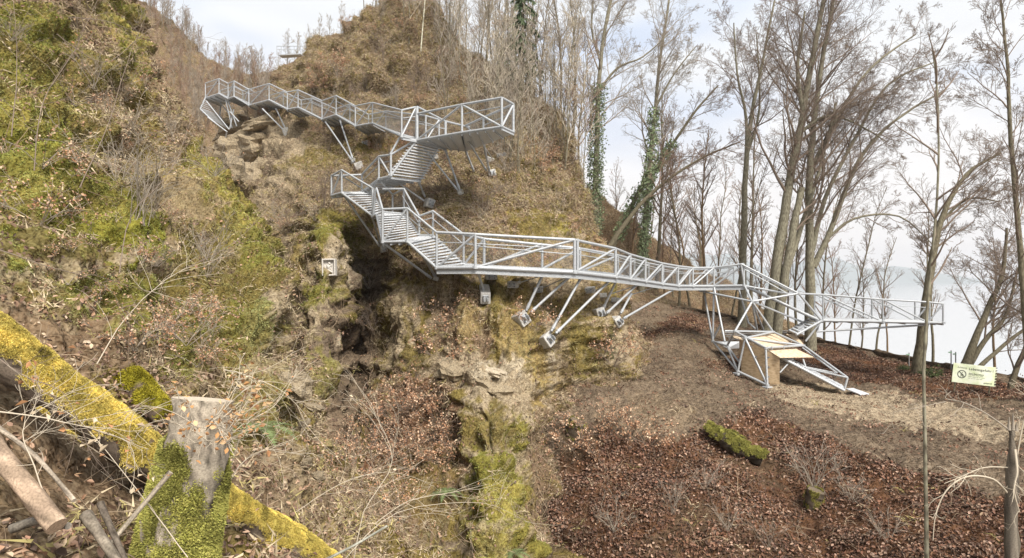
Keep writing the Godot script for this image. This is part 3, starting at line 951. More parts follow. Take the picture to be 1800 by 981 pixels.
func switchback() -> void:
	var none := {"dn": 0, "df": 0}
	# first flight down from the platform
	var t0 := N(731, 248, 205, 27.2)
	var t1 := N(770, 259, 218, 28.2)
	var b0 := N(687, 309.5, 272, 27.0)
	var b1 := N(739.5, 316, 278, 28.4)
	var pt := bay("stair_flight", t0, b0, t1, b1, {"flight": true, "k": 13, "dn": 0, "df": 0, "mesh_near": false, "mesh_far": false, "near": false, "far": false})
	member("handrail", P(731, 246, 27.2), b0[1], 0.045, pt)
	member("post", b0[0], b0[1], 0.05, pt)
	member("brace", P(732, 190, 27.2), P(686, 271, 27.0), 0.045, pt)
	member("handrail", P(703, 285, 27.4), P(690, 296, 27.4), 0.03, pt)
	# turning landing
	var c0 := N(666, 314.5, 275, 27.6)
	var c1 := N(700, 322.5, 284, 28.4)
	var l1 := bay("walkway_landing", b0, c0, b1, c1, {"dn": 0, "df": 0, "far": false, "mesh_far": false, "k": 3})
	member("diagonal", c0[1], b0[0], 0.042, l1)
	# short flight on to the outer landing
	var d0 := N(636, 338, 307, 28.8)
	var d1 := N(672, 341, 312, 29.4)
	var s2 := bay("stair_flight", c0, d0, c1, d1, {"flight": true, "k": 6, "dn": 0, "df": 0, "mesh_far": false, "far": false})
	member("handrail", c0[0], P(690, 342, 28.2), 0.042, s2)
	member("post", P(690, 342, 28.2), P(690, 376, 28.2), 0.045, s2)
	member("handrail", c0[0], P(651, 337, 28.4), 0.042, s2)
	# outer landing
	var m0 := N(582.6, 344, 309, 28.6)
	var m1 := N(600.6, 339, 299, 28.0)
	var m2 := N(654, 339.5, 308, 28.8)
	var mb := MB.new()
	mb.tube(m0[0], m1[0], 0.055); mb.tube(m1[0], m2[0], 0.055); mb.tube(m0[0], d0[0], 0.055)
	var l2 := obj("walkway_landing", mb.mesh(), M.steel, stair)
	deck(m0[0] - UP * 0.02, m1[0] - UP * 0.02, d0[0] - UP * 0.02, m2[0] - UP * 0.02, 2, l2)
	for q in [m0, m1, d0]:
		member("post", q[0], q[1], 0.045, l2)
	member("handrail", m0[1], m1[1], 0.045, l2)
	member("handrail", m0[1], d0[1], 0.04, l2)
	member("diagonal", m0[0], m1[1], 0.04, l2)
	wires(m0, m1, l2)
	wires(m0, d0, l2)
	# flight down towards the viewer and to the right
	var e0 := N(655, 380, 331, 26.6)
	var e1 := N(673, 373, 332, 27.4)
	var s3 := bay("stair_flight", m1, e0, m2, e1, {"flight": true, "k": 10, "dn": 0, "df": 0, "mesh_far": false, "far": false})
	member("handrail", P(600, 309, 28.2), P(652, 341, 27), 0.022, s3)
	# landing and the flight that faces the viewer
	var f0 := N(662, 378, 331, 26.4)
	var f1 := N(710, 376, 332, 27.2)
	var l3 := bay("walkway_landing", e0, f0, e1, f1, {"dn": 0, "df": 0, "near": false, "mesh_near": false, "mesh_far": false, "k": 2})
	member("handrail", P(690, 342, 28.2), f1[1], 0.04, l3)
	wires([P(690, 376, 28.2), P(690, 342, 28.2)], f1, l3)
	var g0 := N(672.5, 425.5, 368, 24.5)
	var g1 := N(737, 414, 380, 25.6)
	var s4 := bay("stair_flight", f0, g0, f1, g1, {"flight": true, "k": 11, "dn": 0, "df": 0})
	member("diagonal", P(656, 380, 26.5), P(660, 331, 26.4), 0.05, s4)
	# landing between the two lower flights
	var h0 := N(716, 424.5, 366, 24.3)
	var h1 := N(761, 414, 371, 25.4)
	bay("walkway_landing", g0, h0, g1, h1, {"dn": 1, "df": 0, "k": 3})
	var i0 := N(767.5, 471, 408.5, 23.5)
	var i1 := N(815, 466, 412, 24.5)
	bay("stair_flight", h0, i0, h1, i1, {"flight": true, "k": 11, "dn": 0, "df": 0, "chord": 0.06})

func bridge() -> void:
	var near := [[767.5, 471, 408.5, 23.5], [835.5, 470.3, 412, 23.0], [1010, 478.8, 421.7, 23.2], [1082, 487, 437, 25.4], [1108, 491, 447.5, 27.4], [1134.5, 495, 455, 29.4], [1164, 499.5, 463, 31.2], [1192, 503, 468, 32.8], [1218, 503, 471, 33.8], [1255, 503, 470.5, 34.5], [1308, 502, 464, 33.8]]
	var far := [[815, 466, 412, 24.5], [851, 469, 420, 24.3], [1019.5, 477.5, 437, 24.8], [1086, 484, 449, 27.2], [1115, 489, 456, 29], [1140, 494, 463, 30.8], [1166, 498.5, 468, 32.5], [1190, 501.5, 472, 34.2], [1212, 502.5, 473.5, 35.2], [1243, 502.5, 473, 36], [1290, 502, 469, 35.4]]
	for i in near.size() - 1:
		var a: Array = N(near[i][0], near[i][1], near[i][2], near[i][3])
		var b: Array = N(near[i + 1][0], near[i + 1][1], near[i + 1][2], near[i + 1][3])
		var fa: Array = N(far[i][0], far[i][1], far[i][2], far[i][3])
		var fb: Array = N(far[i + 1][0], far[i + 1][1], far[i + 1][2], far[i + 1][3])
		var big := i <= 1
		var pt := bay("bridge_span", a, b, fa, fb, {"chord": 0.085 if i < 3 else 0.065, "rail": 0.055, "k": 8 if i == 1 else 3, "dn": 1, "df": 0 if i == 1 else 1})
		if i == 1:
			# the long bay: extra posts and braces on the far side
			var fm := N(953, 473, 428.6, 24.6)
			member("post", fm[0], fm[1], 0.05, pt)
			member("diagonal", fa[0], fm[1], 0.05, pt)
			member("diagonal", fm[0], fb[1], 0.05, pt)
			member("corner_post", b[0] + Vector3(0.12, 0, -0.1), b[1] + Vector3(0.12, 0.05, -0.1), 0.055, pt)
		# side beam under the deck edge
		var mb := MB.new()
		mb.prism(a[0] - UP * 0.06, b[0] - UP * 0.06, b[0] - UP * 0.06 + Vector3(0, 0, -0.05), a[0] - UP * 0.06 + Vector3(0, 0, -0.05), Vector3(0, -0.17, 0))
		obj("edge_beam", mb.mesh(), M.joist, pt)

func tower() -> void:
	var tw := MB.new()
	var A := P(1255, 504, 34.5)
	var A2 := P(1236, 505, 36)
	var E := P(1253, 600, 33.8)
	var E2 := P(1278, 608, 32.4)
	var G := P(1297, 653, 31)
	var H := P(1349, 677, 29.6)
	var J := P(1292, 582.5, 31.6)
	var Q := P(1346, 611.5, 29.9)
	var W := P(1359, 583.5, 33)
	var V := P(1412.5, 607.5, 31.6)
	var K := P(1322, 530, 32.6)
	var B := P(1309, 502.5, 33.8)
	var R := P(1404, 516, 32.6)
	var L := P(1444, 564, 33)
	var T := P(1310, 594.5, 30.9)
	tw.tube(G, H, 0.07)
	tw.tube(J, Q, 0.06)
	var part := obj("support_tower", tw.mesh(), M.steel, stair)
	for e in [[A, E], [A, P(1274, 600, 32.8)], [A2, E], [E, E2], [E, G], [E2, G], [E2, J], [G, T], [H, T], [H, Q], [J, W], [T, W], [Q, V], [W, V], [T, V], [K, P(1230, 511, 35)], [K, R], [K, B], [K, W], [K, J], [K, P(1331, 581, 34)], [K, P(1343, 583, 34.4)], [P(1299, 510, 35.5), P(1316, 568, 35)], [P(1316, 568, 35), P(1331, 581, 34)], [R, L], [B, P(1388, 517, 33)],
		[E2, P(1302, 640, 31.4)], [P(1252, 598, 34), P(1268, 568, 33.4)], [P(1274, 582, 33), P(1359, 583.5, 33)], [K, P(1425, 572, 34)], [L, P(1416, 600, 33)], [P(1440, 566, 33.3), P(1436, 583, 33.4)]]:
		member("truss_member", e[0], e[1], 0.055, part)
	for q in [A, E, E2, G, H, J, Q, W, V, K, B, R, L, T]:
		knot("joint", q, part, 0.095)
	for q in [G, H]:
		var f := MB.new()
		f.box(q - UP * 0.12, Basis(UP, 0.4), Vector3(0.35, 0.12, 0.35), 0.02)
		obj("foot_plate", f.mesh(), M.joist, part)
	# grey floor panel seen between the legs
	var fp := MB.new()
	fp.prism(P(1258, 600, 33.5), P(1300, 600, 33.2), P(1300, 611, 33.4), P(1278, 612, 32.5), Vector3(0, -0.04, 0))
	obj("deck_plate", fp.mesh(), M.plate, part)
	# flight from the bridge end down to the arm
	var b0 := [B, P(1302.6, 464, 33.8)]
	var b1 := [P(1440, 563, 33.2), R]
	var back := Vector3(0.35, 0, -1.2)
	var s := bay("stair_flight", b0, b1, off(b0, back), off(b1, back), {"flight": true, "k": 14, "near": false, "far": false, "dn": 0, "df": 0, "mesh_near": false, "mesh_far": false, "chord": 0.07})
	member("handrail", b0[1], R, 0.05, s)
	member("handrail", b0[1] + back, R + back, 0.045, s)
	member("post", b0[0], b0[1], 0.05, s)
	member("inner_rail", P(1306, 472, 34), P(1386, 517, 33.2), 0.03, s)
	wires([b0[0] + back, b0[1] + back], [b1[0] + back, R + back], s)
	# the cantilever arm out towards the lake
	var na := N(1447, 563.5, 518, 33)
	var ends := [na, N(1552, 565.5, 526.5, 32.4), N(1631, 567, 531, 32.0), N(1658, 567.5, 534, 31.8)]
	var dn := [2, 2, 1]
	for i in 3:
		bay("cantilever_span", ends[i], ends[i + 1], off(ends[i], Vector3(0.15, 0, -1.25)), off(ends[i + 1], Vector3(0.15, 0, -1.25)), {"first": i == 0, "k": 4 if i == 0 else 2, "dn": dn[i], "df": dn[i], "chord": 0.08, "rail": 0.045, "mesh_near": i == 2})
	member("handrail", R, na[1], 0.05, part)
	member("lower_chord", P(1436, 583, 33.2), P(1632, 571, 32.2), 0.05, part)
	member("brace", na[0], P(1465.5, 524, 33), 0.04, part)
	member("brace", P(1552, 566, 32.4), P(1568, 539, 32.4), 0.035, part)
	# flight doubling back down on to the plywood roof
	var c0 := [P(1445, 563.5, 33), P(1445, 530, 33)]
	var c1 := [P(1400, 588.5, 32.2), P(1400, 556, 32.2)]
	var k0 := [P(1424, 560, 34.3), P(1424, 530, 34.3)]
	var k1 := [P(1386.5, 582, 33.6), P(1386.5, 550, 33.6)]
	bay("stair_flight", c0, c1, k0, k1, {"flight": true, "k": 7, "near": false, "far": false, "dn": 0, "df": 0, "mesh_near": false, "mesh_far": false, "chord": 0.065})
	# bottom flight to the path
	var a0 := [P(1372, 628, 30.2), P(1378, 588, 30.6)]
	var a1 := [P(1484, 686.5, 29.2), P(1490, 664, 29.2)]
	var bo := Vector3(0.45, 0.02, -1.2)
	var s5 := bay("stair_flight", a0, a1, off(a0, bo), off(a1, bo), {"flight": true, "k": 14, "near": false, "far": false, "dn": 0, "df": 0, "mesh_near": false, "mesh_far": false, "chord": 0.075})
	member("handrail", V, a1[1], 0.05, s5)
	member("handrail", V + Vector3(-0.1, -0.1, 0.1), P(1472, 656, 30), 0.04, s5)
	member("post", a1[0], a1[1], 0.05, s5)
	member("mid_rail", P(1416, 647, 30), a1[1], 0.04, s5)
	member("mid_rail", P(1410, 644, 30), P(1470, 656, 30.2), 0.035, s5)
	member("post", P(1411, 630, 30.4), P(1417, 647, 30), 0.045, s5)
	wires([P(1416, 660, 29.8), P(1416, 632, 29.8)], [a1[0], a1[1]], s5)
	var rp := MB.new()
	rp.prism(P(1487, 683, 29.4), P(1512, 693, 28.6), P(1528, 692, 28.9), P(1500, 682, 29.8), Vector3(0, -0.05, 0))
	obj("toe_plate", rp.mesh(), M.plate, s5)

func struts() -> void:
	# [upper px, py, distance, lower px, py, extra radius]; the lower end meets the rock
	var T := [
		[461, 191, 43.2, 500, 230], [484.6, 190, 42.6, 501, 225], [572, 214, 38, 618, 281], [597, 210, 37.2, 620, 279],
		[743, 257, 27.8, 804, 334], [782, 261, 28.6, 808, 334], [821, 245, 27.0, 855, 300], [818, 264, 29.2, 833, 301], [850, 252, 27.9, 860, 300],
		[699, 321, 28.2, 745, 353], [735, 317, 28.4, 747, 346],
		[606, 345, 28.2, 667, 433], [654, 381, 26.6, 669, 430], [676, 429, 24.6, 758, 489], [745, 452, 24.2, 766, 488],
		[838.5, 473, 23.2, 853, 520], [955.5, 480, 23.6, 925, 546], [1004, 484, 23.8, 932, 550], [1023.6, 484, 23.9, 969, 582], [1075, 490, 25.6, 977, 586], [1085, 490, 25.8, 1058, 547], [1123.6, 497, 29, 1066, 551], [1110, 516, 28.8, 1091, 551], [1189, 506, 33, 1096, 560]]
	for q in T:
		var a := P(q[0], q[1], q[2])
		var b := P(q[3], q[4], hit(q[3], q[4]) - 0.15)
		strut(a, b, 0.052 if q[1] > 420 else 0.045)

# ---------------------------------------------------------------- concrete anchors, plywood, sign, relief
func block(px: float, py: float, wp: float, hp: float, yaw: float, tilt: float, roll: float, label: String, plate := true, deep := 0.5, out := 0.0) -> void:
	var d := hit(px, py) + 0.1 - out
	var at := P(px, py, d)
	var w := wp / F * d * 0.8
	var h := hp / F * d * 0.8
	var t := thing("concrete_anchor", at, label, "anchor block", "concrete anchor blocks on the rock")
	t.rotation = Vector3(tilt, yaw, roll)
	var mb := MB.new()
	mb.box(Vector3(0, 0, -deep * 0.5 + 0.2), Basis.IDENTITY, Vector3(w, h, deep), 0.02)
	obj("block", mb.mesh(), M.concrete, t)
	if plate:
		var pb := MB.new()
		pb.box(Vector3(0, 0, 0.215), Basis.IDENTITY, Vector3(w * 0.62, h * 0.6, 0.03), 0.006)
		var pl := obj("base_plate", pb.mesh(), M.steel, t)
		for s in [-1, 1]:
			for u in [-1, 1]:
				var bb := MB.new()
				bb.tube(Vector3(s * w * 0.23, u * h * 0.2, 0.2), Vector3(s * w * 0.23, u * h * 0.2, 0.28), 0.028, -1, 6)
				obj("bolt", bb.mesh(), M.bolt, pl)
			var lug := MB.new()
			lug.box(Vector3(s * 0.07, 0, 0.3), Basis.IDENTITY, Vector3(0.03, h * 0.32, 0.18), 0.006)
			obj("lug", lug.mesh(), M.steel, pl)

func build_anchors() -> void:
	block(853, 522, 22, 26, 0.1, 0.3, 0.0, "square concrete anchor under the bridge's left end, one steel leg standing on it", true, 1.1, 0.55)
	block(864, 487, 24, 12, 0.1, 0.0, 0.0, "flat concrete anchor tucked right below the bridge deck with two bolts", true, 0.9, 0.4)
	block(903, 500, 24, 14, -0.3, 0.1, 0.0, "small grey concrete anchor block with a tie rod, beside the flat one below the deck")
	block(946, 509, 24, 13, -0.3, 0.1, 0.1, "pale concrete anchor block behind the crossing of a leg and a tie rod")
	block(917, 561, 27, 30, 0.6, -0.2, 0.5, "wedge of concrete where two thick bridge legs meet on bare ochre rock", true, 0.7)
	block(962, 597, 26, 30, 0.6, -0.2, 0.6, "lowest wedge of concrete on the rock, foot of the two longest bridge legs", true, 0.7)
	block(1037, 510, 20, 13, -0.3, 0.1, 0.05, "small pale anchor block on yellow rock just under the bridge curve")
	block(1059, 519, 16, 10, -0.3, 0.0, 0.05, "narrow pale anchor block between two legs on yellow rock", false)
	block(1081, 527, 15, 9, -0.3, 0.0, 0.0, "plain little concrete block on yellow rock near the right edge of the cliff", false)
	block(1054, 551, 20, 24, 0.3, -0.1, 0.3, "concrete wedge carrying crossed legs at the right end of the cliff", true, 0.6)
	block(1068, 567, 17, 27, 0.0, 0.0, -0.35, "tall slanted concrete anchor with three dark bolts below the crossed legs", true, 0.5)
	block(1084, 566, 18, 22, 0.5, -0.1, 0.55, "rightmost concrete wedge, foot of the long leg to the bridge end", true, 0.6)
	block(755, 358, 18, 20, 0.5, 0.0, -0.3, "pale concrete wedge in the brown slope below the middle stair landing", true)
	block(674, 437, 14, 16, 0.3, 0.0, 0.2, "small concrete anchor under the flight of steps that faces the valley", true)
	block(766, 490, 11, 9, 0.2, 0.0, -0.3, "earth-stained anchor foot beneath the lowest flight of steps", false)
	block(809, 339, 13, 12, 0.2, 0.0, 0.2, "grey anchor foot of two legs under the stair below the platform", false)
	block(864, 304, 17, 14, 0.2, 0.1, 0.2, "anchor foot of two legs below the tip of the viewing platform", true)
	block(863, 281, 18, 11, -0.2, 0.2, -0.35, "tilted pale concrete block on the slope under the viewing platform", false)
	block(882, 273, 21, 10, -0.1, 0.2, 0.1, "concrete block with dark bolts right of the viewing platform's legs", true)
	block(767, 277, 10, 9, 0, 0, 0.2, "tiny concrete block beside the top of the steps under the platform", false)
	block(503, 233, 12, 20, 0.4, 0, 0.3, "concrete foot on the rock ledge below the high walkway", false)
	block(621, 284, 11, 12, 0.2, 0, 0.2, "steel-shod anchor foot of the two legs under the middle of the high walkway", true)
	block(631, 292, 18, 16, 0.2, 0, 0.4, "bare broken concrete lump beside the legs under the high walkway", false)
	block(644, 253, 16, 12, -0.2, 0, 0.1, "lone concrete block on olive moss under the high walkway", true)
	block(407, 226, 12, 14, 0.3, 0, 0.5, "concrete pad at the gully end of the high walkway", false)
	# tie rods between blocks and deck
	for e in [[906, 499, 955, 484, 23.6], [950, 508, 1000, 486, 23.8], [1045, 511, 1080, 496, 25.6], [1070, 518, 1115, 503, 28.5], [1086, 526, 1150, 505, 30.5], [865, 278, 850, 256, 28.0]]:
		member("tie_rod", P(e[0], e[1], hit(e[0], e[1]) - 0.3), P(e[2], e[3], e[4]), 0.022, stair, 6)

func panel(parent: Node, called: String, pts: Array, thick: Vector3, m: Material) -> MeshInstance3D:
	var mb := MB.new()
	mb.prism(pts[0], pts[1], pts[2], pts[3], thick)
	return obj(called, mb.mesh(), m, parent)

func build_plywood() -> void:
	var t := thing("plywood_enclosure", Vector3.ZERO, "tan plywood boards boxing in the foot of the stair tower", "enclosure")
	var back := Vector3(0.012, 0, -0.03)
	panel(t, "wall_board", [P(1304, 597, 31.25), P(1347.5, 616.5, 30.15), P(1347.5, 675, 30.15), P(1303, 655, 31.2)], back, M.ply)
	panel(t, "wall_board", [P(1349, 617.5, 30.1), P(1370.5, 629, 29.75), P(1370.5, 675.5, 29.8), P(1349, 676, 30.1)], back, M.ply)
	panel(t, "wall_board", [P(1299.5, 595.5, 32.0), P(1304, 597, 31.3), P(1303, 655, 31.25), P(1299.5, 648, 32.0)], back, M.ply)
	panel(t, "eave_board", [P(1286, 588.5, 31.9), P(1302, 593, 31.5), P(1305.5, 598, 31.2), P(1290, 592.5, 31.4)], Vector3(0, -0.03, 0), M.ply_top)
	panel(t, "roof_board", [P(1312, 592, 31.2), P(1336.5, 588, 32.6), P(1384, 606, 31.6), P(1347, 612.5, 30.25)], Vector3(0, -0.025, 0), M.ply_top)
	panel(t, "roof_board", [P(1337.5, 587.5, 32.7), P(1361, 586.8, 33.6), P(1400, 606, 32.6), P(1386, 606, 31.7)], Vector3(0, -0.025, 0), M.ply_top)
	panel(t, "roof_board", [P(1382, 587, 33.3), P(1399, 588, 33.6), P(1414, 607, 32.4), P(1407, 603, 32.1)], Vector3(0, -0.025, 0), M.ply_top)
	panel(t, "awning_board", [P(1352, 616.5, 30.1), P(1398, 612.5, 31.4), P(1430, 627.5, 30.5), P(1371, 628.3, 29.6)], Vector3(0, -0.025, 0), M.ply_top)
	member("awning_prop", P(1394, 630, 30.2), P(1371, 655, 30.0), 0.04, t, 6, M.joist)
	for q in [[1350, 613], [1357, 612.5], [1378, 612]]:
		member("clip", P(q[0], q[1] - 4, 30.0), P(q[0], q[1] + 3, 30.0), 0.02, t, 6)
	for q in [[1320, 609], [1328, 627], [1336, 645], [1344, 663], [1350, 628], [1350, 645], [1350, 662]]:
		var at := P(q[0], q[1], 30.45 - (q[0] - 1320) * 0.012)
		member("bracket", at, at + Vector3(0.0, 0.0, 0.12), 0.035, t, 6, M.bolt)
	# stack of long rods lying behind the tower
	for i in 5:
		var py := 583.0 + i * 3.0
		var o := member("steel_rod", on_ground(1268 + i * 4, py + 6, 0.0) + UP * 0.12, on_ground(1388 - i * 5, py + 2, 0.0) + UP * 0.14, 0.03, self, 6, M.wire)
		tag(o, "thin grey rod lying on the slope behind the stair tower", "rod", "rods lying behind the stair tower")

func text(s: String, size: float, parent: Node, at: Vector3, m: Material, bold := true) -> void:
	var tm := TextMesh.new()
	var f := SystemFont.new()
	f.font_names = PackedStringArray(["Droid Sans"])
	f.font_weight = 700 if bold else 400
	tm.font = f
	tm.text = s
	tm.font_size = 32
	tm.pixel_size = size / 32.0
	tm.depth = 0.004
	tm.horizontal_alignment = HORIZONTAL_ALIGNMENT_LEFT
	obj("lettering", tm, m, parent, at)

func build_sign() -> void:
	var d := 29.0
	var s := d / F
	var at := P(1709, 680, d)
	var t := thing("warning_sign", at, "pale yellow warning board with a no-entry figure and black lettering at the path", "sign")
	t.rotation = Vector3(0, -0.18, -0.10)
	var w := 67 * s
	var h := 34 * s
	var board := mk(0.78, 0.80, 0.66, 0.6)
	board.albedo_texture = noise_tex(0.01, [[0.0, Color(0.86, 0.9, 0.76)], [0.5, Color(0.96, 0.97, 0.93)], [1.0, grey(1.0)]], 81, 3)
	board.uv1_triplanar = true
	board.uv1_scale = Vector3.ONE * 0.4
	var ink := mk(0.06, 0.065, 0.05, 0.7)
	var soft := mk(0.24, 0.25, 0.17, 0.7)
	var mb := MB.new()
	mb.box(Vector3(0, h * 0.5 + 0.12, 0), Basis.IDENTITY, Vector3(w, h, 0.03), 0.006)
	obj("board", mb.mesh(), board, t)
	for x in [-0.4, 0.42]:
		member("post", Vector3(x * w, -0.5, -0.05), Vector3(x * w, h * 0.8, -0.05), 0.035, t, 8, M.bark)
	var z := 0.017
	var y0 := 0.12
	text("Achtung", 0.10, t, Vector3(-0.40 * w, y0 + h * 0.80, z), soft)
	text("Lebensgefahr !", 0.145, t, Vector3(-0.13 * w, y0 + h * 0.77, z), ink)
	# crossed-out walking figure
	var ring := MB.new()
	var c := Vector3(-0.28 * w, y0 + h * 0.46, z)
	var r := 0.19
	for i in 28:
		var a0 := TAU * i / 28.0
		var a1 := TAU * (i + 1) / 28.0
		ring.prism(c + Vector3(cos(a0), sin(a0), 0) * (r - 0.035), c + Vector3(cos(a0), sin(a0), 0) * r, c + Vector3(cos(a1), sin(a1), 0) * r, c + Vector3(cos(a1), sin(a1), 0) * (r - 0.035), Vector3(0, 0, 0.004))
	obj("prohibition_ring", ring.mesh(), ink, t)
	var bar := MB.new()
	bar.box(c + Vector3(0, 0, 0.004), Basis(Vector3(0, 0, 1), -PI / 4), Vector3(0.34, 0.035, 0.004))
	obj("prohibition_bar", bar.mesh(), ink, t)
	var fig := MB.new()
	for e in [[0.0, 0.03, -0.01, -0.04], [-0.01, -0.04, 0.05, -0.13], [-0.01, -0.04, -0.06, -0.13], [0.0, 0.03, 0.07, -0.02], [0.0, 0.03, -0.06, -0.03]]:
		var a := Vector3(e[0], e[1], 0)
		var b := Vector3(e[2], e[3], 0)
		var q := (b - a).normalized().cross(Vector3(0, 0, 1)) * 0.014
		fig.prism(c + a - q, c + a + q, c + b + q, c + b - q, Vector3(0, 0, 0.003))
	fig.box(c + Vector3(0.01, 0.08, 0.001), Basis.IDENTITY, Vector3(0.045, 0.05, 0.003))
	obj("walking_figure", fig.mesh(), soft, t)
	text("Das Betreten", 0.10, t, Vector3(-0.12 * w, y0 + h * 0.53, z), ink)
	# two lines of print too small to read
	for line in 3:
		var x := -0.12 * w
		while x < 0.22 * w - line * 0.03:
			var ww := rng.randf_range(0.05, 0.16)
			var lb := MB.new()
			lb.box(Vector3(x + ww * 0.5, y0 + h * (0.46 - line * 0.085), z), Basis.IDENTITY, Vector3(ww, 0.022, 0.003))
			obj("print_line", lb.mesh(), soft, t)
			x += ww + 0.035
	text("gesperrt", 0.085, t, Vector3(0.25 * w, y0 + h * 0.13, z), ink)
	for i in 14:
		var tb := MB.new()
		tb.box(Vector3(w * 0.5 + 0.03, y0 + h * (i + 0.5) / 14.0, 0), Basis(Vector3(0, 0, 1), 0.4), Vector3(0.09, 0.022, 0.02))
		obj("tie_loop", tb.mesh(), ink if i % 2 else board, t)

func lump(mb: MB, at: Vector3, rad: Vector3, bs := Basis.IDENTITY, rings := 6, segs := 8) -> void:
	var first := mb.v.size()
	for i in rings + 1:
		var a := PI * i / rings
		for j in segs:
			var b := TAU * j / segs
			var q := Vector3(sin(a) * cos(b), cos(a), -sin(a) * sin(b))
			mb.vert(at + bs * (q * rad), (bs * (q / rad)).normalized())
	for i in rings:
		for j in segs:
			var a := first + i * segs + j
			var b := first + i * segs + (j + 1) % segs
			for k in [a, b, a + segs, b, b + segs, a + segs]:
				mb.ix.append(k)

func build_relief() -> void:
	var d := hit(578, 470) - 0.12
	var s := d / F
	var t := thing("stone_relief", P(578, 470, d), "small carved pale stone relief in an arched frame set in mossy rock", "relief")
	t.rotation = Vector3(-0.05, 0.1, 0.03)
	var w := 23 * s
	var h := 30 * s
	var st := mk(0.72, 0.67, 0.6, 0.9)
	st.albedo_texture = M.concrete.albedo_texture
	st.uv1_triplanar = true
	st.uv1_scale = Vector3.ONE * 2.0
	var b := MB.new()
	b.box(Vector3(0, 0, -0.2), Basis.IDENTITY, Vector3(w, h, 0.3), 0.01)
	obj("back_slab", b.mesh(), st, t)
	for e in [[-0.45, 0, 0.1, 1.0], [0.45, 0, 0.1, 1.0], [0, -0.46, 0.8, 0.09], [0, 0.46, 0.8, 0.09]]:
		var f := MB.new()
		f.box(Vector3(e[0] * w, e[1] * h, 0.0), Basis.IDENTITY, Vector3(e[2] * w, e[3] * h, 0.16), 0.012)
		obj("frame", f.mesh(), st, t)
	# a crouching figure: head, back, arm, leg in half relief
	var g := MB.new()
	lump(g, Vector3(0.02 * w, 0.24 * h, -0.03), Vector3(0.11 * w, 0.09 * h, 0.05))
	lump(g, Vector3(-0.02 * w, 0.02 * h, -0.03), Vector3(0.15 * w, 0.19 * h, 0.06), Basis(Vector3(0, 0, 1), 0.4))
	lump(g, Vector3(0.1 * w, 0.06 * h, 0.0), Vector3(0.05 * w, 0.16 * h, 0.04), Basis(Vector3(0, 0, 1), -0.7))
	lump(g, Vector3(0.06 * w, -0.2 * h, -0.02), Vector3(0.07 * w, 0.2 * h, 0.05), Basis(Vector3(0, 0, 1), 0.9))
	lump(g, Vector3(-0.12 * w, -0.24 * h, -0.02), Vector3(0.06 * w, 0.18 * h, 0.05), Basis(Vector3(0, 0, 1), -0.6))
	obj("carved_figure", g.mesh(), st, t)

# ---------------------------------------------------------------- trees
const SIDES := [9, 6, 4, 3, 3]

func rand_dir() -> Vector3:
	return Vector3(rng.randfn(), rng.randfn(), rng.randfn()).normalized()

func grow(mb: MB, at: Vector3, dir: Vector3, length: float, r0: float, level: int, o: Dictionary) -> void:
	var most: int = o.levels
	var segs: int = [7, 5, 4, 3, 2][level]
	var pts := PackedVector3Array([at])
	var rad := PackedFloat32Array([r0])
	var d := dir
	var p := at
	var lift: float = o.lift[level]
	var wob: float = o.get("wob", 0.16)
	var wind: Vector3 = o.get("wind", Vector3.ZERO)
	var r1: float = maxf(r0 * 0.3, o.rmin)
	for i in segs:
		d = (d + rand_dir() * wob + UP * lift + wind).normalized()
		p += d * length / segs
		pts.append(p)
		rad.append(lerpf(r0, r1, float(i + 1) / segs))
	mb.path(pts, rad, SIDES[level], false)
	if level >= most:
		return
	var k: int = o.kids[level]
	for i in k:
		var t := lerpf(o.get("from", 0.25), 0.98, (i + rng.randf()) / k)
		var f := t * segs
		var s := mini(int(f), segs - 1)
		var q := pts[s].lerp(pts[s + 1], f - s)
		var axis := (pts[s + 1] - pts[s]).normalized()
		var across := axis.cross(rand_dir()).normalized()
		var ang: float = rng.randf_range(0.45, 0.95) * o.get("spread", 1.0)
		var nd := (axis * cos(ang) + across * sin(ang)).normalized()
		var ln: float = length * o.ratio[level] * lerpf(1.15, 0.5, t) * rng.randf_range(0.7, 1.2)
		grow(mb, q, nd, ln, maxf(lerpf(r0, r1, t) * o.get("thin", 0.5), o.rmin), level + 1, o)

func stem(mb: MB, pts: PackedVector3Array, r0: float, r1: float, flare := 1.35) -> void:
	# smooth, slightly uneven trunk through the points
	var out := PackedVector3Array()
	var rad := PackedFloat32Array()
	var n := pts.size()
	var total := (n - 1) * 4
	for i in total + 1:
		var f := float(i) / 4.0
		var k := mini(int(f), n - 2)
		var q := pts[k].cubic_interpolate(pts[k + 1], pts[maxi(k - 1, 0)], pts[mini(k + 2, n - 1)], f - k)
		var t := float(i) / total
		out.append(q + rand_dir() * r0 * 0.10)
		rad.append(lerpf(r0, r1, pow(t, 0.85)) * (1.0 + (flare - 1.0) * exp(-t * 16.0)) * rng.randf_range(0.98, 1.02))
	mb.path(out, rad, 11, false)

func along(pts: PackedVector3Array, t: float) -> Array:
	var f := t * (pts.size() - 1)
	var k := mini(int(f), pts.size() - 2)
	return [pts[k].lerp(pts[k + 1], f - k), (pts[k + 1] - pts[k]).normalized()]

